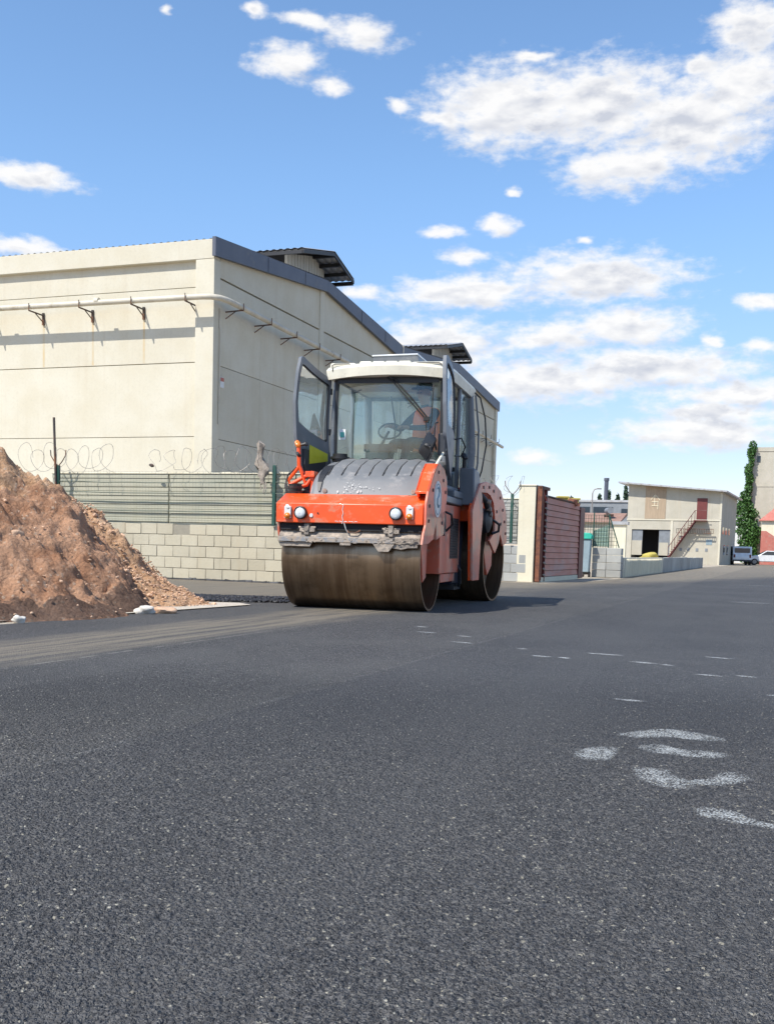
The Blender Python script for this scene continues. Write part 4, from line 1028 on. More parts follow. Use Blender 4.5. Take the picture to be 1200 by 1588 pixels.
for z, x0, x1, n in ((.6, -2.0, -.2, 260), (1.6, -2.2, -.1, 300), (2.6, -2.4, 0, 340), (3.6, -2.6, .1, 360), (4.6, -2.7, -.1, 340), (5.6, -2.9, -.5, 320), (6.5, -3.1, -.8, 300), (7.4, -2.3, -1.0, 220), (8.4, -2.0, -1.1, 190), (9.4, -1.9, -1.0, 180), (10.4, -1.9, -1.1, 160), (11.4, -1.8, -1.1, 160), (12.3, -1.8, -1.0, 150), (12.95, -1.7, -.6, 90)):
    leaf_cloud(m, ((x0+x1)/2+.12*sin(z*2.3), -.45, z), ((x1-x0)/2*1.05*(1+.15*sin(z*3.7)), .7, .75), int(n*2.2), .13, rg)
m.build('foliage', MT['leaf'], root)
m = MB(); m.tube([(-1.4, -.15, 0), (-1.5, -.12, 3), (-1.3, -.1, 7), (-1.4, -.1, 12)], [.12, .09, .06, .02], 6); m.build('stem', MT['bark'], root)
def annex():
    root = empty('red_roofed_building', (41.3, 110, 0), 19.8); tag(root, 'low building with salmon red roof and walls below the tall building', 'building')
    m = MB(); m.box(-1.6, 12, 0, 3.8, 0, 4.7); m.build('wall', MT['cream_wall'], root)
    m = MB(); m.hexa([(-1.9, -.3, 4.7), (12, -.3, 4.7), (12, 3, 4.7), (-1.9, 2.9, 4.7), (1.6, 2.2, 7.9), (12, 2.2, 7.9), (12, 2.9, 7.9), (1.6, 2.9, 7.9)]); m.build('roof', MT['salmon'], root)
    m = MB(); m.prism([(-1.6, 0), (8, 0), (8, 2.2), (1.0, 2.2), (-1.1, 3.6), (-1.6, 3.6)], 'y', -.12, -.02); m.build('painted_dado', MT['salmon'], root)
    m = MB(); m.box(0.1, 2.0, -.16, -.12, 0, 2.1); m.build('doorway', MT['void'], root)
annex()
m = MB(); m.box(0, .9, 0, .06, .8, 1.9); m.box(.1, .16, .06, .12, 0, .8); m.box(.7, .76, .06, .12, 0, .8)
tag(m.build('sign_board', MT['yellow'], None, loc=(42.4, 108.2, 0)), 'yellow board standing at the red building doorway', 'sign')
# pale block far behind between the two
def simple_building(name, loc, az, w, d, h, mt, label, win=()):
    root = empty(name, loc, az); tag(root, label, 'building')
    m = MB(); m.box(0, w, 0, d, 0, h); m.build('wall', MT[mt], root)
    m = MB(); m.box(-.15, w+.15, -.15, d+.15, h, h+.25); m.build('roof', MT['roof_sheet'], root)
    for (x0, x1, z0, z1) in win:
        m = MB(); m.box(x0, x1, -.04, 0, z0, z1); m.build('window', MT['car_glass'], root)
simple_building('pale_building', (41.8, 128, 0), 19.8, 5, 8, 6.2, 'car_white', 'small pale grey building in the gap left of the ivy', win=((.2, 1.2, 4.6, 5.3),))
simple_building('factory', (22.5, 128, 0), 19.8, 12, 10, 7.0, 'grey_wall', 'long low grey factory behind the gate with a dark chimney', win=((.6, 2.2, 5.2, 6.4), (2.6, 5.0, 5.2, 6.4), (6, 8, 5.4, 6.2)))
simple_building('cream_shed', (17.35, 80, 0), 19.8, .95, .6, 3.0, 'cream_wall', 'small cream shed left of the two storey workshop')
root = empty('rusty_roofed_shed', (15.2, 84, 0), 19.8); tag(root, 'low shed with rusty corrugated roof behind the block stack', 'shed')
m = MB(); m.box(0, 3.3, 0, 4, 0, 3.2); m.build('wall', MT['far_wall'], root)
m = MB(); m.hexa([(-.2, -.3, 3.2), (3.5, -.3, 3.2), (3.5, 4, 3.9), (-.2, 4, 3.9), (-.2, -.3, 3.3), (3.5, -.3, 3.3), (3.5, 4, 4.15), (-.2, 4, 4.15)]); m.build('roof', MT['rust_roof'], root)
root = empty('water_tank', (17.9, 84.6, 3.85)); tag(root, 'pale round tank on the rusty shed roof', 'tank')
m = MB(); m.cyl((0, -.6, .4), (0, .6, .4), .26, 16); m.build('drum', MT['grey_wall'], root, smooth=40)
m = MB(); m.box(-.3, .3, -.5, -.4, -.1, .1); m.box(-.3, .3, .4, .5, -.1, .1); m.build('cradle', MT['iron'], root)
m = MB(); m.tube([(0, 0, 0), (0, 0, 11.4)], .30, 12); m.cyl((0, 0, 11.2), (0, 0, 11.6), .38, 12)
tag(m.build('chimney', MT['fascia'], None, loc=(31.2, 150, 0), smooth=40), 'slim dark chimney standing above the grey factory', 'chimney')
m = MB(); m.tube([(0, 0, 0), (0, 0, 7.7), (.2, 0, 8.1), (.6, 0, 8.2)], .07, 6); m.box(.5, 1.0, -.1, .1, 8.12, 8.25)
tag(m.build('street_lamp', MT['galv'], None, loc=(23.4, 120, 0)), 'thin lamp post above the yellow posts', 'street lamp')
def pine(x, y, h, w, seed, label):
    root = empty('pine_tree', (x, y, 0)); tag(root, label, 'tree', 'distant dark pines on the skyline')
    rg = random.Random(seed); m = MB()
    for i in range(9):
        t = i/8; leaf_cloud(m, (rg.uniform(-.2, .2), rg.uniform(-.2, .2), h*(.35+.62*t)), (w*(1-t*.82), w*(1-t*.82), h*.09), 90, .3, rg)
    m.build('crown', MT['pine'], root)
    m = MB(); m.tube([(0, 0, 0), (0, 0, h*.9)], [.25, .05], 6); m.build('trunk', MT['bark'], root)
for i, (x, h, w, lb) in enumerate(((32.3, 9.3, 1.2, 'leftmost low pine right of the dark chimney'), (33.7, 10.0, 1.4, 'second pine from the dark chimney'), (35.0, 9.4, 1.2, 'small pine between two taller ones'), (36.5, 10.6, 1.6, 'tallest pine beside the two storey workshop roof'), (28.0, 8.9, 1.3, 'pine left of the dark chimney'))):
    pine(x, 160, h, w, i+40, lb)

# ================================================================== PARKED VEHICLES
def car(name, loc, az, label, cat, van=False):
    root = empty(name, loc, az); tag(root, label, cat)
    L, Wd = (4.4, 1.75)
    prof = [(-2.15, .35), (-2.2, .8), (-2.12, 1.05), (-1.9, 1.75), (.55, 1.82), (1.25, 1.15), (2.0, .98), (2.2, .75), (2.18, .35)] if van else \
           [(-2.15, .35), (-2.2, .7), (-2.05, .98), (-1.6, 1.02), (-1.1, 1.42), (.25, 1.45), (.95, 1.0), (1.95, .85), (2.2, .65), (2.18, .35)]
    m = MB(); m.prism(prof, 'x', -Wd/2, Wd/2); b = m.build('body', MT['car_white'], root, bevel=.06)
    m = MB()
    if van:
        m.prism([(-1.8, 1.1), (-1.75, 1.62), (.5, 1.66), (1.0, 1.15)], 'x', -Wd/2-.012, Wd/2+.012); m.prism([(.60, 1.70), (.62, 1.76), (1.24, 1.2), (1.2, 1.14)], 'x', -.7, .7); m.box(-.7, .7, -2.09, -2.0, 1.1, 1.6)
    else:
        m.prism([(-1.5, 1.03), (-1.08, 1.36), (.22, 1.39), (.75, 1.02)], 'x', -Wd/2-.012, Wd/2+.012); m.prism([(.30, 1.40), (.33, 1.45), (.98, 1.04), (.92, 1.0)], 'x', -.7, .7)
    m.build('window', MT['car_glass'], root)
    for y in (-1.35, 1.35):
        for s_ in (-1, 1):
            m = MB(); m.cyl((s_*(Wd/2-.2), y, .32), (s_*(Wd/2+.02), y, .32), .32, 20); w = m.build('wheel', MT['rubber'], root, smooth=40)
            m = MB(); m.cyl((s_*(Wd/2+.02), y, .32), (s_*(Wd/2+.035), y, .32), .2, 16); m.build('rim', MT['galv'], w)
    for s_ in (-1, 1):
        m = MB(); m.box(s_*.6-.16, s_*.6+.16, 2.14, 2.2, .62, .78); m.build('headlight', MT['lens_white'], root)
        m = MB(); m.box(s_*.72-.08, s_*.72+.08, -2.2, -2.12, .7, 1.0); m.build('tail_light', MT['maroon'], root)
    m = MB(); m.box(-.85, .85, 2.12, 2.24, .35, .5); m.box(-.85, .85, -2.24, -2.12, .35, .5); m.build('bumper', MT['dark_grey'], root)
car('parked_van', (34.2, 100.5, 0), 12, 'white van parked at the corner of the two storey workshop', 'van', True)
car('parked_car', (38.3, 104, 0), -75, 'small white car cut off by the right edge of the photo', 'car')

# ================================================================== DRIVER
def skinned(name, joints, edges, mats, matfn, loc=(0, 0, 0), parent=None, sub=2):
    """one continuous body grown from joints {key: (x, y, z, r)}; returns a plain mesh object"""
    keys = list(joints); ix = {k: i for i, k in enumerate(keys)}
    me = bpy.data.meshes.new(name); me.from_pydata([joints[k][:3] for k in keys], [(ix[a], ix[b]) for a, b in edges], [])
    tmp = bpy.data.objects.new(name+'_tmp', me); COL.objects.link(tmp)
    md = tmp.modifiers.new('skin', 'SKIN'); md.use_smooth_shade = True; md.branch_smoothing = 0.4
    for i, k in enumerate(keys):
        r = joints[k][3]; sv = me.skin_vertices[0].data[i]; sv.radius = (r, joints[k][4] if len(joints[k]) > 4 else r); sv.use_root = (i == 0)
    ss = tmp.modifiers.new('sub', 'SUBSURF'); ss.levels = sub; ss.render_levels = sub
    dg = bpy.context.evaluated_depsgraph_get(); ev = tmp.evaluated_get(dg); out = bpy.data.meshes.new_from_object(ev)
    bpy.data.objects.remove(tmp); out.name = name
    for m_ in mats: out.materials.append(m_)
    for p in out.polygons:
        p.use_smooth = True; p.material_index = matfn(p.center)
    o = bpy.data.objects.new(name, out); COL.objects.link(o); o.parent = parent; o.location = loc
    return o
MT['skin'] = mat('skin', (0.42, 0.24, 0.16), rough=0.5)
MT['navy_cloth'] = mat('navy_work_cloth', (0.022, 0.035, 0.06), rough=0.9)
MT['cap'] = mat('dark_cap', (0.02, 0.028, 0.05), rough=0.9)
def driver(loc, az):
    # local +Y = the way he faces, seat top at z = 0
    J = {'pel': (0, 0, .10, .15, .12), 'wst': (0, .0, .26, .14, .11), 'chs': (0, .02, .43, .165, .12), 'nkb': (0, .04, .56, .075), 'nk': (0, .06, .62, .055), 'hd1': (0, .08, .70, .078, .09), 'hd2': (0, .075, .79, .082, .10), 'hd3': (0, .065, .85, .060, .07),
         'nose': (0, .185, .745, .012), 
         'shL': (-.19, .03, .52, .065), 'elL': (-.27, .22, .28, .045), 'wrL': (-.16, .46, .27, .030), 'pmL': (-.14, .53, .27, .036, .02),
         'shR': (.19, .03, .52, .065), 'elR': (.27, .24, .30, .045), 'wrR': (.13, .48, .30, .030), 'pmR': (.10, .55, .30, .036, .02),
         'hpL': (-.10, .06, .08, .095), 'knL': (-.16, .46, .10, .070), 'anL': (-.16, .56, -.32, .045), 'toL': (-.17, .70, -.38, .038),
         'hpR': (.10, .06, .08, .095), 'knR': (.16, .46, .10, .070), 'anR': (.16, .56, -.32, .045), 'toR': (.17, .70, -.38, .038)}
    E_ = [('pel', 'wst'), ('wst', 'chs'), ('chs', 'nkb'), ('nkb', 'nk'), ('nk', 'hd1'), ('hd1', 'hd2'), ('hd2', 'hd3'), ('hd1', 'nose')]
    for s_ in 'LR': E_ += [('chs', 'sh'+s_), ('sh'+s_, 'el'+s_), ('el'+s_, 'wr'+s_), ('wr'+s_, 'pm'+s_), ('pel', 'hp'+s_), ('hp'+s_, 'kn'+s_), ('kn'+s_, 'an'+s_), ('an'+s_, 'to'+s_)]
    for s_, sx, bx, by, bz in (('L', 1, -.14, .53, .27), ('R', -1, .10, .55, .30)):
        for i, ln in enumerate((.045, .05, .048, .038)):
            ox = (-.028+.019*i)*sx; a, b_ = 'f%s%da' % (s_, i), 'f%s%db' % (s_, i)
            J[a] = (bx+ox, by+.035+ln*.4, bz+.008, .0095); J[b_] = (bx+ox, by+.04+ln*.6, bz-.028, .008)
            E_ += [('pm'+s_, a), (a, b_)]
        J['t'+s_+'a'] = (bx+.045*sx, by+.01, bz-.01, .011); J['t'+s_+'b'] = (bx+.05*sx, by+.045, bz-.025, .009)
        E_ += [('pm'+s_, 't'+s_+'a'), ('t'+s_+'a', 't'+s_+'b')]
    def mf(c):
        if c.z > .60: return 0
        if c.y > .47 and c.z > .17: return 0
        return 1
    root = skinned('person', J, E_, [MT['skin'], MT['navy_cloth']], mf, sub=2)
    root.location = loc; root.rotation_euler.z = -R(az)
    root.scale = (1.07, 1.07, 1.07)
    tag(root, 'driver in orange vest and dark sleeves sitting at the roller controls', 'person')
    # vest: a shell round the torso
    m = MB(); n = 20; rows = [(.00, .20, .18), (.12, .215, .19), (.28, .205, .175), (.42, .215, .175), (.52, .19, .15), (.57, .13, .11)]
    vs = [(a*cos(2*pi*k/n), .015+b*sin(2*pi*k/n), z+.008*sin(5*k+z*20)) for z, a, b in rows for k in range(n)]
    m.add(vs, [(i*n+k, i*n+(k+1) % n, (i+1)*n+(k+1) % n, (i+1)*n+k) for i in range(len(rows)-1) for k in range(n)])
    m.build('vest', MT['vest'], root, smooth=60)
    m = MB(); m.lathe([(0, .115), (.03, .117), (.07, .105), (.10, .07), (.115, .0)], 'z', (0, .07, .80), 20)
    m.prism([(-.08, .15), (.08, .15), (.06, .25), (0, .275), (-.06, .25)], 'z', .795, .81); m.build('cap', MT['cap'], root, smooth=50)
    m = MB()
    for s_ in (-1, 1): m.blob((s_*.033, .165, .755), (.011, .008, .007), sub=2)
    m.build('eye', MT['black'], root)
    m = MB(); m.blob((0, .160, .700), (.026, .010, .006), sub=2); m.build('mouth', MT['salmon'], root)
    for s_ in (-1, 1):
        m = MB(); m.blob((s_*.092, .07, .745), (.012, .02, .032), sub=2); m.build('ear', MT['skin'], root, smooth=60)
    return root

# ================================================================== ROAD ROLLER
RO = (-0.325, 13.19, 0); RAZ = 14.0
def roller():
    root = empty('road_roller', RO, RAZ)
    tag(root, 'orange tandem road roller with grey hood, cream cab roof and both cab doors open', 'road roller')
    V = lambda x, y, z: (x, y, z)
    def drum(parent, name='drum', yoke_y=0):
        HW = .88
        m = MB(); m.lathe([(-HW, .65), (HW, .65), (HW, .622), (HW-.25, .622), (HW-.27, .60), (HW-.27, .10), (HW-.30, .10), (HW-.30, .60), (-HW+.30, .60), (-HW+.27, .10), (-HW+.27, .60), (-HW+.25, .622), (-HW, .622)], 'x', (0, 0, .65), 128, close=True)
        d = m.build(name, MT['drum'], parent, smooth=40)
        for s_ in (-1, 1):
            m = MB(); m.cyl((s_*(HW-.27), 0, .65), (s_*(HW-.14), 0, .65), .16, 32); m.cyl((s_*(HW-.14), 0, .65), (s_*(HW-.11), 0, .65), .10, 24)
            for k in range(8): m.cyl((s_*(HW-.14), .13*cos(k*pi/4), .65+.13*sin(k*pi/4)), (s_*(HW-.12), .13*cos(k*pi/4), .65+.13*sin(k*pi/4)), .013, 6)
            m.build('hub', MT['white'] if s_ > 0 else MT['dark_grey'], d, smooth=40, bevel=.004)
        return d
    drum(root)
    # ---- front fork: lamp beam, side plates, arms
    m = MB()
    pr = [(-.75, 1.065), (-.75, 1.30), (-.735, 1.31), (-.42, 1.435), (-.10, 1.44), (-.10, 1.30), (-.60, 1.065)]
    m.prism(pr, 'x', -.925, .925); beam = m.build('lamp_beam', MT['orange'], root, bevel=.010)
    m = MB(); m.box(-.88, .90, -.70, -.2, .98, 1.06); m.build('beam_underside', MT['void'], root)
    plateR = [(-.75, 1.065), (-.76, 1.31), (-.66, 1.47), (-.38, 1.71), (-.16, 1.84), (0.0, 1.85), (.30, 1.80), (.47, 1.66), (.50, 1.46), (.40, 1.24), (.345, .97), (-.10, .90), (-.17, 1.10), (-.32, .90), (-.60, .845), (-.92, .83), (-.86, .96)]
    m = MB(); m.prism(plateR, 'x', .935, .965); m.build('side_plate', MT['orange_side'], root, bevel=.006)
    m = MB(); m.prism([(-.70, .98), (-.72, 1.28), (-.42, 1.42), (-.1, 1.42), (.2, .97), (-.3, .90), (-.66, .88)], 'x', -.925, -.895); m.build('side_plate', MT['orange_side'], root, bevel=.006)
    # folded front edge of the right plate
    m = MB(); edge = [(-.66, 1.47), (-.38, 1.71), (-.16, 1.84), (0.0, 1.85)]
    for (a, za), (b, zb) in zip(edge, edge[1:]): m.hexa([(.80, a, za-.03), (.965, a, za-.03), (.965, b, zb-.03), (.80, b, zb-.03), (.80, a, za), (.965, a, za), (.965, b, zb), (.80, b, zb)])
    m.prism([(-.66, 1.47), (-.38, 1.71), (-.16, 1.84), (0.0, 1.85), (.2, 1.4), (-.5, 1.4)], 'x', .80, .83)
    m.build('cover', MT['orange'], root, bevel=.004)
    m = MB()
    for s_ in (-1, 1):
        m.box(s_*.93-.03 if s_ > 0 else -.96, .96 if s_ > 0 else -.90, -.16, .16, .75, .97) if False else None
        m.prism([(-.28, .92), (.14, .96), (.09, .42), (-.09, .36), (-.16, .60)], 'x', min(s_*.74, s_*.80), max(s_*.74, s_*.80))
        m.prism([(-.28, .90), (.14, .92), (.12, 1.0), (-.28, 1.0)], 'x', min(s_*.74, s_*.935), max(s_*.74, s_*.935))
    m.build('fork_arm', MT['orange_side'], root, bevel=.006)
    # round badge on the right plate
    m = MB(); m.lathe([(0, .0), (0, .225), (.006, .225), (.006, .0)], 'x', (.965, -.12, 1.405), 48); bd = m.build('round_sticker', MT['white'], root)
    m = MB(); m.lathe([(0, .195), (.003, .195), (.003, .18), (0, .18)], 'x', (.971, -.12, 1.405), 48, close=True)
    sw = [(-.06, .13), (.02, .15), (.06, .09), (.03, .04), (-.05, .0), (-.05, -.06), (.02, -.10), (.08, -.07)]
    for (a, b), (c, d) in zip(sw, sw[1:]): m.tube([(.972, -.12+a, 1.405+b), (.972, -.12+c, 1.405+d)], .012, 4)
    m.build('emblem', MT['bin_grey'], bd)
    # bolts
    for y, z in [(-.62, 1.12), (-.60, 1.30), (-.42, 1.50), (-.1, 1.74), (.22, 1.66), (.38, 1.52), (.2, 1.12)]:
        m = MB(); m.cyl((.964, y, z), (.975, y, z), .022, 10); m.build('bolt', MT['black'], root, smooth=40)
    # lamps
    for x, z in ((-.598, 1.185), (.598, 1.195)):
        m = MB(); m.lathe([(0, .0), (0, .078), (-.06, .078), (-.065, .070), (-.05, .066), (-.05, 0)], 'y', (x, -.75, z), 28); l = m.build('headlight', MT['black'], root, smooth=40)
        m = MB(); m.lathe([(0, .066), (-.012, .055), (-.018, .03), (-.02, .0)], 'y', (x, -.80, z), 28); m.build('lens', MT['lens_white'], l, smooth=60)
    for x, z in ((-.765, 1.185), (.765, 1.20)):
        m = MB(); m.box(x-.042, x+.042, -.785, -.75, z-.07, z+.075); m.blob((x, -.775, z+.07), (.035, .02, .03), sub=2); l = m.build('marker_light', MT['white'], root, bevel=.012)
        m = MB(); m.lathe([(0, .040), (-.02, .035), (-.03, .0)], 'y', (x, -.785, z-.04), 20); m.build('amber_lens', MT['lens_amber'], l, smooth=60)
    m = MB(); m.lathe([(0, 0), (0, .026), (-.012, .022), (-.012, 0)], 'y', (-.47, -.75, 1.155), 14); m.build('plug', MT['white'], root)
    m = MB(); m.cyl((-.385, -.76, 1.185), (-.385, -.75, 1.185), .010, 8); m.build('bolt', MT['black'], root)
    # dried splash running down the beam
    m = MB(); rg = random.Random(4)
    pts = [(-.07+.006*sin(k*1.7), -.7525-.0004*k, 1.30-.024*k) for k in range(11)]
    m.tube(pts, .0045, 5)
    m.tube([(-.05, -.755, 1.075), (-.03, -.74, 1.0), (.0, -.71, .93)], .006, 5)
    for k in range(16): m.blob((-.05+rg.gauss(0, .09), -.7515, 1.085+abs(rg.gauss(0, .006))), (rg.uniform(.006, .02), .002, .004), sub=1)
    m.build('dried_drip', MT['splash'], beam)
    # ---- scraper
    m = MB(); m.prism([(-.60, .99), (-.64, .995), (-.72, .905), (-.715, .83), (-.68, .83), (-.68, .90)], 'x', -.895, .89); sc_ = m.build('scraper_plate', MT['dirty_metal'], root, bevel=.004)
    m = MB(); m.box(-.90, .56, -.745, -.725, .835, .895); m.build('scraper_bar', MT['steel_bar'], sc_, bevel=.004)
    m = MB(); rg = random.Random(12)
    for k in range(9):
        m = MB(); m.cyl((-.72+.19*k, -.752, .865), (-.72+.19*k, -.745, .865), .012, 8); m.build('bolt', MT['dirty_metal'], sc_)
    m = MB()
    def flap(x0, x1, z0, z1, y=-.70, slant=.05):
        m.prism([(x0, z1), (x1, z1), (x1-slant, z0), (x0+slant, z0)], 'y', y-.012, y)
    flap(-.90, -.46, .775, .828, -.71, .03); m.build('wiper_flap', MT['dirty_metal'], sc_, bevel=.004)
    m = MB(); flap(.31, .58, .735, .828, -.73, .07); m.build('wiper_flap', MT['dirty_metal'], sc_, bevel=.004)
    m = MB(); flap(.02-.12, .02+.02, .80, .83, -.745, .0); m.build('wiper_flap', MT['dirty_metal'], sc_, bevel=.004)
    m = MB()
    m.prism([(.50, .825), (.86, .825), (.86, .79), (.74, .785), (.66, .765), (.52, .785)], 'y', -.72, -.70)
    m.build('wiper_flap', MT['dirty_metal'], sc_, bevel=.004)
    m = MB()
    for k in range(120):
        x = rg.choice((rg.uniform(-.88, .88), rg.uniform(.3, .88)))
        t = rg.random(); y, z = (-.64-.08*t, .985-.09*t) if rg.random() < .6 else (-.742, rg.uniform(.83, .90))
        m.blob((x, y, z), (rg.uniform(.008, .035), rg.uniform(.004, .008), rg.uniform(.004, .010)), seed=k, sub=1)
    tag(m.build('caked_mud', MT['dirty_metal'], sc_, smooth=60), kind='stuff')
    for x in (-.53, .53):
        m = MB(); m.box(x-.05, x+.05, -.70, -.62, .93, 1.07); m.box(x-.09, x+.10, -.735, -.70, .955, 1.0); m.box(x-.03, x+.03, -.75, -.70, .92, 1.05)
        m.cyl((x-.11, -.715, 1.01), (x+.11, -.715, 1.01), .014, 8); m.cyl((x, -.76, .98), (x, -.70, .98), .022, 8)
        for k in range(10): m.blob((x+rg.uniform(-.1, .1), -.73, .95+rg.uniform(0, .08)), .014, seed=k, sub=1)
        m.build('scraper_bracket', MT['dirty_metal'], root, bevel=.004)
    m = MB(); m.tube([(-.02, -.70, .985), (.0, -.74, .96), (.10, -.74, .955), (.14, -.70, .985)], .010, 6); m.build('grab_loop', MT['iron'], root)

    # ---- hood
    prof = [(-.44, 1.405), (-.425, 1.48), (-.37, 1.58), (-.24, 1.69), (0, 1.79), (.3, 1.88), (.90, 1.965)]
    def hz(y):
        for (a, za), (b, zb) in zip(prof, prof[1:]):
            if y <= b: return za+(zb-za)*(y-a)/(b-a)
        return prof[-1][1]
    def hood_sheet(x0, x1, lift=0.0, y0=-.44, y1=.90, th=None, shoulder=.06, n=14):
        ys = [y0+(y1-y0)*k/n for k in range(n+1)]
        xs = [x0, x0+shoulder*.35, x0+shoulder, x1-shoulder, x1-shoulder*.35, x1]; dz = [-.05, -.014, 0, 0, -.014, -.05]
        vs = [(x, y, hz(y)+lift+(d*shoulder/.06)) for y in ys for x, d in zip(xs, dz)]
        q = 6; fs = [(i*q+k, i*q+k+1, (i+1)*q+k+1, (i+1)*q+k) for i in range(n) for k in range(q-1)]
        return vs, fs
    vs, fs = hood_sheet(-.60, .86, 0)
    m = MB(); m.add(vs, fs)
    # sides and front skirt
    for x in (-.60, .86): m.prism([(y, z-.05) for y, z in prof]+[(.90, 1.4), (-.44, 1.36)], 'x', x-(.0 if x < 0 else .02), x+(.02 if x < 0 else 0))
    m.box(-.60, .86, -.45, -.43, 1.34, 1.41)
    hood = m.build('hood', MT['grey_plastic'], root, smooth=45)
    for k in range(7):
        x0 = -.42+k*.178
        m = MB(); n = 16; y0, y1 = -.27, .60; vs = []
        ys = [y0+(y1-y0)*i/n for i in range(n+1)]
        for i, y in enumerate(ys):
            t = i/n; rnd_ = .05*max(0, (t-.88)/.12)**2
            l = .040*min(1, t*4)
            for x, d in ((x0, -.02), (x0+.012+rnd_, l-.004), (x0+.035+rnd_, l), (x0+.165, l*.25), (x0+.172, -.02)):
                vs.append((x, y, hz(y)+d))
        q = 5; m.add(vs, [(i*q+k2, i*q+k2+1, (i+1)*q+k2+1, (i+1)*q+k2) for i in range(n) for k2 in range(q-1)]+[tuple(range(q)), tuple(range(n*q, n*q+q))])
        m.build('rib', MT['grey_plastic'], hood, smooth=50)
    m = MB()
    for k in range(7):
        x0 = -.425+k*.178; pts = []
        for i in range(13): y = -.26+.81*i/12; pts.append((x0, y, hz(y)+.008+.018*min(1, (y+.26)*4)))
        pts += [(x0+.008, .55, hz(.55)+.035), (x0+.03, .59, hz(.59)+.042), (x0+.09, .60, hz(.6)+.042)]
        m.tube(pts, .0065, 5)  # dark tubes draw in the groove shade beside each rib
    m.build('groove_shade', MT['rubber'], hood)
    # black strip on the left bevel paints in the shaded recess
    m = MB(); vs = []; n = 10
    for i in range(n+1):
        y = -.43+.55*i/n; t_ = i/n
        vs += [(-.50-.075*t_**.6, y, hz(y)+.016-.016*t_), (-.47+.08*t_, y, hz(y)+.016)]
    m.add(vs, [(2*i, 2*i+1, 2*i+3, 2*i+2) for i in range(n)]); m.build('recess_shade', MT['black'], hood)
    for x in (-.41, .72):
        m = MB(); m.lathe([(0, 0), (0, .028), (-.02, .028), (-.02, .0)], 'y', (x, -.41, 1.475), 16); m.build('hood_catch', MT['dirty_metal'], hood, smooth=40)
    m = MB(); rg = random.Random(8)
    for k in range(45):
        q0 = rg.choice((-.12, -.02, .0, .05, .20)); x = q0+rg.gauss(0, .06); y = -.43+abs(rg.gauss(0, .035)); s_ = rg.uniform(.0015, .0055)
        n_ = 7; m.add([(x+s_*1.6*cos(2*pi*q/n_)*rg.uniform(.6, 1.2), y+s_*.7*sin(2*pi*q/n_), hz(y+s_*.7*sin(2*pi*q/n_))+.003) for q in range(n_)], [tuple(range(n_))])
    m.build('dried_splash', MT['splash'], hood, fix=False)
    m = MB(); m.box(.70, .92, -.40, -.20, 1.43, 1.46); m.box(.74, .92, -.38, -.22, 1.462, 1.50); m.box(.66, .90, -.44, -.30, 1.425, 1.44)
    m.build('folded_step', MT['dirty_metal'], root, bevel=.01)
    m = MB(); 
    for k in range(4): m.lathe([(0, .09-.012*(k % 2)), (.03, .10-.012*(k % 2)), (.03, 0), (0, 0)], 'z', (-.84, -.30, 1.44+.03*k), 20)
    m.build('rubber_bellows', MT['rubber'], root, smooth=40)
    m = MB(); m.lathe([(0, .11), (.03, .11), (.03, .13), (.06, .13), (.06, .10), (.10, .10), (.10, 0)], 'z', (-.56, .70, 1.93), 24); m.build('air_intake', MT['black'], root, smooth=30)
    # ---- edge-cutter arm on the left
    m = MB()
    m.tube([(-.84, -.2, 2.03), (-.83, -.2, 1.80), (-.79, -.18, 1.70)], .026, 10)
    m.tube([(-.82, -.2, 1.80), (-.965, -.2, 1.62), (-.95, -.2, 1.47), (-.72, -.2, 1.56), (-.64, -.15, 1.70)], .024, 8)
    m.tube([(-.955, -.2, 1.55), (-.66, -.15, 1.72)], .026, 8); m.tube([(-.66, -.15, 1.72), (-.655, -.15, 1.40)], .036, 8)
    m.box(-.74, -.62, -.22, -.06, 1.66, 1.73); m.tube([(-.83, -.2, 1.79), (-.75, -.18, 1.58)], .02, 8)
    arm = m.build('edge_cutter_arm', MT['orange'], root, smooth=50)
    m = MB(); m.cyl((-.85, -.2, 1.93), (-.82, -.2, 1.95), .042, 12); m.tube([(-.80, -.22, 2.06), (-.74, -.22, 2.07)], .018, 8); m.blob((-.735, -.22, 2.07), .028, sub=2)
    m.build('joint_clamp', MT['black'], arm, smooth=40)
    m = MB(); m.blob((-.85, -.2, 2.07), (.042, .04, .048), sub=3, seed=0); m.build('marker_knob', MT['lens_amber'], arm, smooth=60)
    m = MB(); m.tube([(-.86, -.21, 1.78), (-.97, -.22, 1.68), (-1.0, -.22, 1.55), (-.97, -.22, 1.42)], .012, 6); m.build('hose', MT['rubber'], arm)
    m = MB(); m.box(-.90, -.66, -.15, .5, 1.36, 1.50); m.box(-.80, -.70, -.1, .3, 1.5, 1.62); m.build('arm_mount', MT['dark_grey'], root, bevel=.01)

    # ---- lower body
    m = MB(); m.prism([(.45, .46), (.45, 1.38), (1.88, 1.40), (1.88, .46)], 'x', -.86, .90); body = m.build('body', MT['orange_side'], root, bevel=.012)
    m = MB(); m.box(-.84, .88, .66, 1.66, .34, .455); m.build('belly_pan', MT['orange_side'], root, bevel=.01)
    m = MB(); m.box(.902, .906, 1.14, 1.74, .66, 1.22); lv = m.build('louvre', MT['black'], body)
    m = MB()
    for k in range(15): m.box(.9065, .912, 1.17, 1.71, .680+k*.036, .692+k*.036, rot=Euler((.0, .5, 0)))
    m.build('louvre_slat', MT['dark_grey'], lv)
    m = MB(); m.tube([(.965, .42, 1.27), (1.03, .50, 1.24), (1.03, .62, 1.12), (.94, .60, 1.02)], .016, 8); m.prism([(.40, 1.28), (.56, 1.24), (.60, 1.08), (.52, .96), (.40, 1.0)], 'x', .905, .95); m.build('hose_guard', MT['black'], root, bevel=.01)
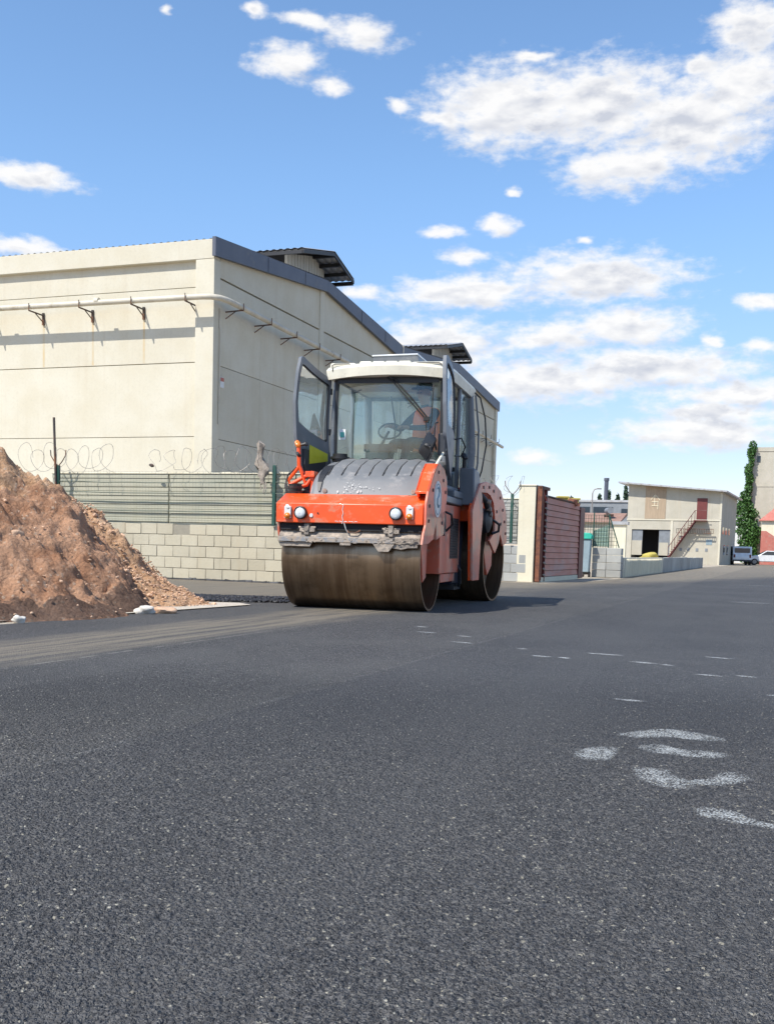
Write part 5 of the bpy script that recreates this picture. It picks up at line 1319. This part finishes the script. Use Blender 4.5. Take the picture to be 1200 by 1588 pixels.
    m = MB(); m.box(.60, .93, .62, 1.86, 1.405, 1.50); m.box(.55, .94, 1.15, 1.95, 1.50, 1.60); m.build('step_sill', MT['frame_grey'], root, bevel=.015)
    m = MB(); m.box(-.55, .80, 1.90, 2.75, .28, 1.52); m.build('centre_joint', MT['navy'], root, bevel=.02)
    m = MB(); m.box(.2, .82, 2.0, 2.5, .20, .28); m.tube([(.85, 1.75, .62), (.92, 1.85, .5), (.9, 2.0, .30), (.85, 2.2, .26)], .025, 8); m.build('joint_hose', MT['dark_grey'], root)

    # ---- cab
    FX0, FX1 = -.76, .82
    m = MB(); m.box(FX0+.02, FX1-.02, .92, 2.88, 1.46, 1.60); m.build('cab_floor', MT['dark_grey'], root, bevel=.01)
    m = MB()
    def beam_(p, q, w=.05):
        m.tube([p, q], w, 4)
    for x0, x1, y, yb in ((FX0, FX0+.02, .98, 1.02), (FX1, FX1-.02, .98, 1.02)):
        m.tube([(x0+.01, y-.03, 1.60), (x0, y, 2.3), (x1, yb+.05, 3.08)], .042, 8)
    for x in (FX0, FX1):
        m.tube([(x, 2.84, 1.60), (x*1.03, 2.90, 2.3), (x, 2.78, 3.1)], [.07, .075, .06], 8)
        m.tube([(x, .98, 1.62), (x, 2.84, 1.62)], .045, 8)
        m.tube([(x, 1.02, 3.10), (x, 2.8, 3.10)], .04, 8)
    m.tube([(FX0, .98, 1.92), (.03, .86, 1.93), (FX1, .98, 1.92)], .035, 8); m.tube([(FX0, 2.84, 2.0), (FX1, 2.84, 2.0)], .04, 8)
    m.tube([(FX0, 1.03, 3.08), (.03, .93, 3.10), (FX1, 1.03, 3.08)], .04, 8); m.tube([(FX0, 2.8, 3.08), (FX1, 2.8, 3.08)], .05, 8)
    m.build('cab_frame', MT['frame_grey'], root, smooth=50)
    # windscreen: curved
    m = MB(); n = 16; vs = []
    for j in range(7):
        z = 1.94+(3.08-1.94)*j/6; t = j/6
        for k in range(n+1):
            u = -1+2*k/n; x = .03+u*.745; y = .985-.11*(1-u*u)+.05*t*t-.03*sin(pi*t)
            vs.append((x, y, z))
    m.add(vs, [(j*(n+1)+k, j*(n+1)+k+1, (j+1)*(n+1)+k+1, (j+1)*(n+1)+k) for j in range(6) for k in range(n)])
    ws = m.build('windscreen', MT['glass'], root, smooth=60, fix=False)
    m = MB(); n = 12
    for s_ in (-1, 1):
        for k in range(8):
            z0, z1 = 1.94+.1425*k, 1.94+.1425*(k+1)
            m.box(.03+s_*.735-.018, .03+s_*.735+.018, .955-.01*k*.2, .972, z0, z1)
    m.box(.03-.70, .03+.70, .885, .90, 3.0, 3.07)
    m.build('black_border', MT['black'], ws)
    m = MB(); m.box(-.645, -.545, .893, .899, 2.245, 2.385, rot=Euler((0, 0, -.20))); st = m.build('sticker', MT['white'], ws)
    m = MB(); m.box(-.625, -.565, .884, .890, 2.275, 2.345, rot=Euler((0, 0, -.20))); m.build('sticker_mark', MT['sticker_green'], st)
    m = MB(); m.box(FX0+.06, FX1-.06, 2.86, 2.87, 2.02, 3.05); m.build('rear_window', MT['door_glass'], root)
    for x in (FX0, FX1):
        m = MB(); m.box(x-.004, x+.004, 1.95, 2.8, 1.66, 3.05) ; m.build('side_window', MT['door_glass'], root)
    m = MB()
    for x in (FX0, FX1): m.tube([(x, 1.93, 1.62), (x, 1.93, 3.08)], .03, 8)
    m.build('centre_pillar', MT['frame_grey'], root, smooth=50)
    # roof
    m = MB(); nx, ny = 16, 12; vs = []
    def rtop(u, v): return 3.285-.045*u*u-.06*max(0, -v)**3*.5
    ring = []
    def ry(u, v): return (1.90+1.02*v)-(.10*(1-u*u) if v < 0 else 0)*(-v)
    top = [[(.03+u*.835, ry(u, v), rtop(u, v)) for u in [-1+2*k/nx for k in range(nx+1)]] for v in [-1+2*j/ny for j in range(ny+1)]]
    o_ = 0; vs = [p for r_ in top for p in r_]; q = nx+1
    fs = [(j*q+k, j*q+k+1, (j+1)*q+k+1, (j+1)*q+k) for j in range(ny) for k in range(nx)]
    per = [k for k in range(q)]+[j*q+nx for j in range(1, ny+1)]+[ny*q+k for k in range(nx-1, -1, -1)]+[j*q for j in range(ny-1, 0, -1)]
    base = len(vs); c0 = (.03, 1.9)
    mid_ = [(c0[0]+(vs[i][0]-c0[0])*1.03, c0[1]+(vs[i][1]-c0[1])*1.03, vs[i][2]-.045) for i in per]
    bot = [(c0[0]+(vs[i][0]-c0[0])*1.00, c0[1]+(vs[i][1]-c0[1])*1.02, vs[i][2]-.165) for i in per]
    N = len(per); vs += mid_+bot
    for i in range(N):
        j = (i+1) % N
        fs.append((per[i], base+i, base+j, per[j])); fs.append((base+i, base+N+i, base+N+j, base+j))
    fs.append(tuple(base+N+i for i in range(N)))
    m.add(vs, fs); roof = m.build('cab_roof', MT['cream'], root, smooth=38)
    # raised corner lamp pods and shallow roof steps
    for x0, x1 in ((-.78, -.42), (.36, .82)):
        m = MB(); m.box(x0, x1, .81+(.03 if x0 > 0 else .04), 1.3, 3.13, 3.27); m.build('roof_lamp_pod', MT['cream'], roof, bevel=.025)
        m = MB(); m.tube([(x0+.05, .825, 3.155), (x0+.04, .825, 3.235), (x0+.08, .825, 3.250), (x1-.08, .825, 3.25), (x1-.04, .825, 3.22)], .007, 6); m.build('lamp_grab', MT['rubber'], roof)
    m = MB()
    for x in (-.36, -.18, 0, .18): m.box(x, x+.165, .84, 2.0, 3.2, 3.285)
    m.build('roof_rib', MT['cream'], roof, bevel=.015)
    m = MB(); m.hexa([(-.38, 1.7, 3.30), (.31, 1.7, 3.30), (.31, 2.4, 3.30), (-.38, 2.4, 3.30), (-.40, 1.66, 3.50), (.25, 1.66, 3.52), (.25, 2.4, 3.52), (-.40, 2.4, 3.50)]); m.build('roof_unit', MT['frame_grey'], root, bevel=.01)
    m = MB(); m.box(-.41, .26, 1.65, 2.42, 3.505, 3.525, rot=Euler((0, -.02, 0))); m.build('roof_unit_lid', MT['car_white'], root, bevel=.005)
    m = MB(); m.box(-.62, .70, .92, 1.0, 3.045, 3.125); m.build('visor', MT['black'], root)
    # wiper
    m = MB(); m.tube([(.07, .85, 3.06), (.33, .82, 2.78), (.58, .84, 2.51)], .011, 6); m.tube([(.115, .845, 3.06), (.37, .815, 2.80), (.60, .835, 2.53)], .011, 6); m.blob((.08, .87, 3.07), (.05, .04, .04), sub=2)
    wp = m.build('wiper', MT['black'], root)
    m = MB(); m.tube([(.575, .835, 2.56), (.60, .86, 2.12)], .008, 5); m.tube([(.66, .88, 2.98), (.655, .85, 2.50), (.60, .86, 2.14)], .007, 5); m.box(.55, .63, .82, .86, 2.49, 2.54); m.build('wiper_blade', MT['rubber'], wp)
    # doors, both swung forward on their front hinges. local x = distance from the hinge
    def door(hx, hy, ang, side):
        d = bpy.data.objects.new('cab_door', None); COL.objects.link(d); d.parent = root; d.location = (hx, hy, 0); d.rotation_euler.z = ang
        d['label'] = 'open left cab door with yellow sticker' if side < 0 else 'open right cab door seen almost edge on'
        Wd = .86
        def out(t): return [(.0, 1.60), (.0, 3.10)]
        outer = [(0.02, 1.74), (.42, 1.80), (.66, 2.02), (Wd-.02, 2.26), (Wd+.03, 2.66), (Wd, 3.0), (Wd-.06, 3.27), (Wd-.14, 3.29), (.02, 3.09)] if side > 0 else \
                [(0.02, 1.66), (.50, 1.66), (Wd-.14, 1.78), (Wd-.02, 2.16), (Wd+.03, 2.66), (Wd, 3.05), (Wd-.05, 3.24), (Wd-.12, 3.25), (.02, 3.06)]
        inner = [(.06, 2.26), (.45, 2.36), (Wd-.08, 2.40), (Wd-.035, 2.66), (Wd-.055, 3.0), (Wd-.11, 3.18), (Wd-.16, 3.19), (.06, 3.0)] if side > 0 else \
                [(.06, 2.20), (.45, 2.30), (Wd-.09, 2.40), (Wd-.035, 2.66), (Wd-.055, 3.0), (Wd-.10, 3.15), (Wd-.16, 3.15), (.06, 2.98)]
        bow = lambda x, z: .035*sin(pi*x/Wd)*side+.04*sin(pi*min(1, max(0, (z-1.7)/1.5)))*side
        # frame: resample both loops by angle about the window centre
        cx, cz = .43, 2.72
        def hit(loop, t):
            d_ = (cos(t), sin(t)); best = None
            for (a, b), (c, e) in zip(loop, loop[1:]+loop[:1]):
                r1, r2 = (a-cx, b-cz), (c-a, e-b); den = d_[0]*r2[1]-d_[1]*r2[0]
                if abs(den) < 1e-9: continue
                s1 = (r1[0]*r2[1]-r1[1]*r2[0])/den; s2 = (r1[0]*d_[1]-r1[1]*d_[0])/den
                if s1 > 0 and -1e-6 <= s2 <= 1+1e-6: best = s1 if best is None else min(best, s1)
            return (cx+d_[0]*best, cz+d_[1]*best)
        K = 96; ts = [2*pi*k/K for k in range(K)]
        O = [hit(outer, t) for t in ts]; I = [hit(inner, t) for t in ts]
        m = MB(); vs = []
        for (x, z) in O: vs.append((x, bow(x, z)-.022, z))
        for (x, z) in I: vs.append((x, bow(x, z)-.022, z))
        for (x, z) in I: vs.append((x, bow(x, z)+.022, z))
        for (x, z) in O: vs.append((x, bow(x, z)+.022, z))
        fs = []
        for k in range(K):
            j = (k+1) % K
            fs += [(k, j, K+j, K+k), (K+k, K+j, 2*K+j, 2*K+k), (2*K+k, 2*K+j, 3*K+j, 3*K+k), (3*K+k, 3*K+j, j, k)]
        m.add(vs, fs); m.build('door_frame', MT['frame_grey'], d, smooth=40)
        m = MB(); vs = [(x, bow(x, z)+.002, z) for x, z in I]+[(cx, bow(cx, cz)+.002, cz)]
        m.add(vs, [(k, (k+1) % K, K) for k in range(K)]); m.build('door_window', MT['door_glass'], d, smooth=60, fix=False)
        m = MB()
        for k in range(K):
            j = (k+1) % K; a, b = I[k], I[j]; a2 = (cx+(a[0]-cx)*.955, cz+(a[1]-cz)*.965); b2 = (cx+(b[0]-cx)*.955, cz+(b[1]-cz)*.965)
            m.add([(a[0], bow(*a)-.024, a[1]), (b[0], bow(*b)-.024, b[1]), (b2[0], bow(*b2)-.012, b2[1]), (a2[0], bow(*a2)-.012, a2[1])], [(0, 1, 2, 3)])
            m.add([(a[0], bow(*a)+.024, a[1]), (b[0], bow(*b)+.024, b[1]), (b2[0], bow(*b2)+.012, b2[1]), (a2[0], bow(*a2)+.012, a2[1])], [(0, 1, 2, 3)])
        m.build('window_seal', MT['black'], d)
        return d
    # left door: hinge at the front-left pillar, leaf runs to (-.98, .15)
    a = atan2(.15-.97, -.98+.78); dl = door(-.78, .97, a, -1)
    m = MB(); m.prism([(.17, 1.70), (.62, 1.70), (.70, 1.86), (.70, 2.06), (.17, 2.00)], 'y', -.030, .030)
    lp = m.build('lower_panel', MT['dark_grey'], dl)
    m = MB(); m.prism([(.14, 1.94), (.60, 1.87), (.60, 2.12), (.14, 2.04)], 'y', -.062, -.056); st = m.build('yellow_sticker', MT['sticker_yellow'], dl)
    m = MB(); m.prism([(.14, 1.94), (.60, 1.87), (.60, 2.12), (.14, 2.04)], 'y', .034, .040)
    for x in (.26, .30, .34, .38, .42, .46): m.box(x, x+.026, .0405, .042, 1.965, 1.995)
    m.box(.33, .40, .0405, .042, 2.02, 2.07)
    st.data.materials.append(MT['dark_grey'])
    m.build('sticker_print', MT['sticker_yellow'], dl)
    # right door
    a = atan2(.44-1.25, .88-.84); dr = door(.84, 1.25, a, 1)
    m = MB(); m.tube([(.80, -.06, 2.42), (.86, -.08, 2.40), (.88, -.09, 2.2), (.72, -.08, 2.08)], .013, 6); m.build('door_handle', MT['black'], dr)
    m = MB(); m.box(.70, .80, -.05, .05, 2.0, 2.28); m.build('lock', MT['dark_grey'], dr, bevel=.01)
    m = MB(); m.tube([(.90, 1.05, 2.26), (1.0, 1.22, 2.30), (1.02, 1.42, 2.20), (.96, 1.46, 2.08), (.92, 1.2, 2.06)], .011, 6); m.build('grab_handle', MT['black'], root)
    m = MB(); m.tube([(.92, .60, 2.12), (.86, .15, 1.82)], .018, 8); m.cyl((.85, .10, 1.79), (.87, .18, 1.84), .035, 10); m.build('gas_strut', MT['cream'], root, smooth=40)
    # hinges
    m = MB()
    for hx, hy in ((-.80, .97), (.84, 1.25)):
        for z in (1.85, 2.35, 2.9): m.cyl((hx, hy-.01, z-.04), (hx, hy-.01, z+.04), .028, 10)
    m.build('hinge', MT['black'], root, smooth=40)
    # mirror on its stalk
    m = MB(); vs = [(.735, .30, 2.30), (.85, .30, 2.19), (.735, .30, 1.90), (.605, .30, 2.03)]
    cx_, cz_ = .73, 2.105
    ring = []
    for i in range(4):
        a_, b_, c_ = vs[i-1], vs[i], vs[(i+1) % 4]
        for t in (0, .5, 1):
            p = [(1-t)**2*(b_[j]+(a_[j]-b_[j])*.18)+2*t*(1-t)*b_[j]+t*t*(b_[j]+(c_[j]-b_[j])*.18) for j in (0, 2)]; ring.append(p)
    N = len(ring); vv = [(x, .275, z) for x, z in ring]+[(x, .315, z) for x, z in ring]+[(cx_+(x-cx_)*.86, .262, cz_+(z-cz_)*.86) for x, z in ring]
    m.add(vv, [tuple(range(2*N, 3*N)), tuple(range(N, 2*N))]+[(i, (i+1) % N, N+(i+1) % N, N+i) for i in range(N)]+[(i, (i+1) % N, 2*N+(i+1) % N, 2*N+i) for i in range(N)])
    mi = m.build('side_mirror', MT['mirror'], root, smooth=35)
    m = MB(); m.tube([(.735, .26, 2.10), (.775, .24, 2.08), (.79, .25, 1.99), (.745, .26, 1.90), (.70, .22, 1.82), (.635, .18, 1.75), (.625, .16, 1.70), (.67, .10, 1.56)], .012, 6); m.blob((.735, .25, 2.105), (.04, .02, .025), sub=2)
    m.build('mirror_stalk', MT['black'], mi)
    # cable looping down behind the door
    m = MB(); m.tube([(.86, 2.86, 3.18), (.95, 3.0, 3.10), (1.02, 3.1, 2.8), (1.05, 3.1, 2.4), (1.0, 3.05, 2.0), (.93, 3.0, 1.75)], .012, 6); m.build('cable', MT['rubber'], root)
    m = MB(); m.tube([(.90, 2.86, 3.12), (.95, 2.95, 2.6), (.95, 2.95, 2.1), (.90, 2.9, 1.7), (.75, 2.9, 1.60)], .015, 6); m.build('grab_rail', MT['frame_grey'], root)
    # cab interior
    m = MB(); m.box(.20, .72, 1.3, 1.8, 1.98, 2.12); m.box(.50, .74, 1.72, 1.87, 2.05, 2.60, rot=Euler((0, 0, -.6))); m.box(.2, .55, 1.4, 1.7, 1.60, 1.94); seat = m.build('driver_seat', MT['black'], root, bevel=.03)
    m = MB(); m.box(-.30, .02, 1.05, 1.2, 1.60, 2.16); m.box(-.32, .10, 1.02, 1.25, 2.10, 2.2); m.tube([(-.12, 1.16, 2.18), (-.03, 1.26, 2.40)], .02, 8); m.build('console', MT['dark_grey'], root, bevel=.02)
    m = MB(); n = 20; m.tube([(-.02+.16*cos(2*pi*k/n), 1.26+.06*sin(2*pi*k/n), 2.40+.11*sin(2*pi*k/n)) for k in range(n+1)], .014, 6, cap=False); m.build('steering_wheel', MT['black'], root)
    m = MB(); m.box(.12, .42, 1.55, 1.75, 2.98, 3.02); m.cyl((.27, 1.6, 2.92), (.27, 1.6, 2.99), .03, 10); m.build('cab_lamp', MT['white'], root, bevel=.01)
    m = MB(); m.tube([(.45, 1.7, 3.0), (.47, 1.7, 2.75), (.43, 1.7, 2.6)], .007, 5); m.tube([(-.30, 2.4, 3.05), (-.22, 2.4, 2.6), (-.25, 2.4, 2.1)], .01, 5); m.tube([(-.45, 1.3, 2.98), (-.52, 1.2, 2.92), (-.50, 1.15, 2.78)], .01, 5); m.build('hanging_cord', MT['rubber'], root)
    m = MB(); m.box(FX0+.05, FX1-.05, 2.70, 2.84, 1.60, 2.02); m.build('rear_shelf', MT['dark_grey'], root)

    # ---- rear half, steered a few degrees
    rr = bpy.data.objects.new('rear_frame', None); COL.objects.link(rr); rr.parent = root; rr.location = (.334, 3.336, 0); rr.rotation_euler.z = -R(6)
    m = MB(); m.prism([(-1.25, 1.2), (-1.25, 1.68), (.2, 1.70), (.5, 1.40), (.5, 1.25), (-.9, 1.2)], 'x', -.86, .84); m.build('engine_frame', MT['orange'], rr, bevel=.015)
    m = MB(); m.prism([(-1.46, 1.95), (-1.18, 1.90), (-1.10, 1.72), (-1.32, 1.44), (-1.44, 1.42)], 'x', .70, .925); m.prism([(-1.3, 1.5), (-1.3, 1.88), (-1.1, 1.92), (.2, 1.88), (.5, 1.70), (.5, 1.5)], 'x', -.78, .55)
    m.build('engine_hood', MT['frame_grey'], rr, bevel=.02)
    arch = [(-1.49, .35), (-1.60, 1.33), (-1.52, 1.45), (-1.20, 1.74), (-.90, 1.79), (-.33, 1.785), (.02, 1.71), (.30, 1.5), (.44, 1.34), (.505, .92), (.26, .86), (.06, 1.04), (-.02, .90), (-.24, .74), (-.60, .93), (-.29, 1.09), (-.30, 1.27), (-.42, 1.50), (-.62, 1.60), (-.82, 1.63), (-1.13, 1.62), (-1.04, 1.45), (-1.02, 1.25), (-1.10, .90), (-1.137, .35)]
    m = MB(); m.prism(arch, 'x', .92, .955); m.build('side_plate', MT['orange_side'], rr, bevel=.006)
    m = MB(); m.prism([(-1.49, .35), (-1.60, 1.33), (-1.52, 1.45), (-1.46, 1.40), (-1.53, 1.30), (-1.43, .35)], 'x', .885, .918); m.build('front_flange', MT['orange'], rr, bevel=.005)
    m = MB(); m.prism([(-1.49, .35), (-1.60, 1.33), (-1.2, 1.74), (.0, 1.74), (.5, 1.3), (.5, .9), (-.6, .93), (-1.1, .9), (-1.137, .35)], 'x', -.955, -.92); m.build('side_plate', MT['orange_side'], rr, bevel=.006)
    for y, z in [(-.45, 1.68), (-.02, 1.60), (-.22, 1.38), (.16, 1.42), (.30, 1.24), (.40, 1.06), (-1.05, 1.70), (-.72, 1.72), (.05, 1.2)]:
        m = MB(); m.cyl((.952, y, z), (.965, y, z), .024, 10); m.build('bolt', MT['black'], rr)
    m = MB(); m.tube([(.88, -.95, 1.60), (.95, -.86, 1.5), (.97, -.75, 1.35), (.95, -.70, 1.22)], .045, 10); m.lathe([(-.14, .16), (0, .20), (.12, .17), (.16, .08), (.16, 0)], 'x', (.84, -.72, 1.22), 24); m.tube([(.98, -.55, 1.25), (1.05, -.42, 1.18), (1.03, -.36, 1.08), (.95, -.45, 1.04)], .02, 8)
    m.build('hydraulic_motor', MT['black'], rr, smooth=40)
    m = MB(); 
    for y, z in ((-.86, 1.50), (-.80, 1.40), (-.74, 1.32)): m.cyl((.95, y, z), (1.02, y, z), .035, 10)
    m.build('hose_fitting', MT['dirty_metal'], rr, smooth=40)
    rd = drum(rr, 'rear_drum')
    m = MB(); m.prism([(-.50, 1.0), (.10, 1.0), (.10, .55), (-.15, .40), (-.30, .6)], 'x', .76, .82); m.build('fork_arm', MT['orange_side'], rr, bevel=.006)
    for k in (-1, 1):
        m = MB(); m.cyl((.2*k, .3, 1.98), (.2*k, .3, 2.08), .05, 14); m.build('filler_cap', MT['black'], rr)
    m = MB(); m.tube([(.72, -1.3, 1.9), (.73, -1.32, 2.08)], .03, 8); m.blob((.73, -1.32, 2.12), .05, sub=2); m.build('warning_horn', MT['black'], rr)
    return root
roller()
fr = Matrix.Rotation(-R(RAZ), 4, 'Z')
p = Vector(RO)+fr.to_3x3() @ Vector((.47, 1.50, 2.13))
driver(p, RAZ-180+38)
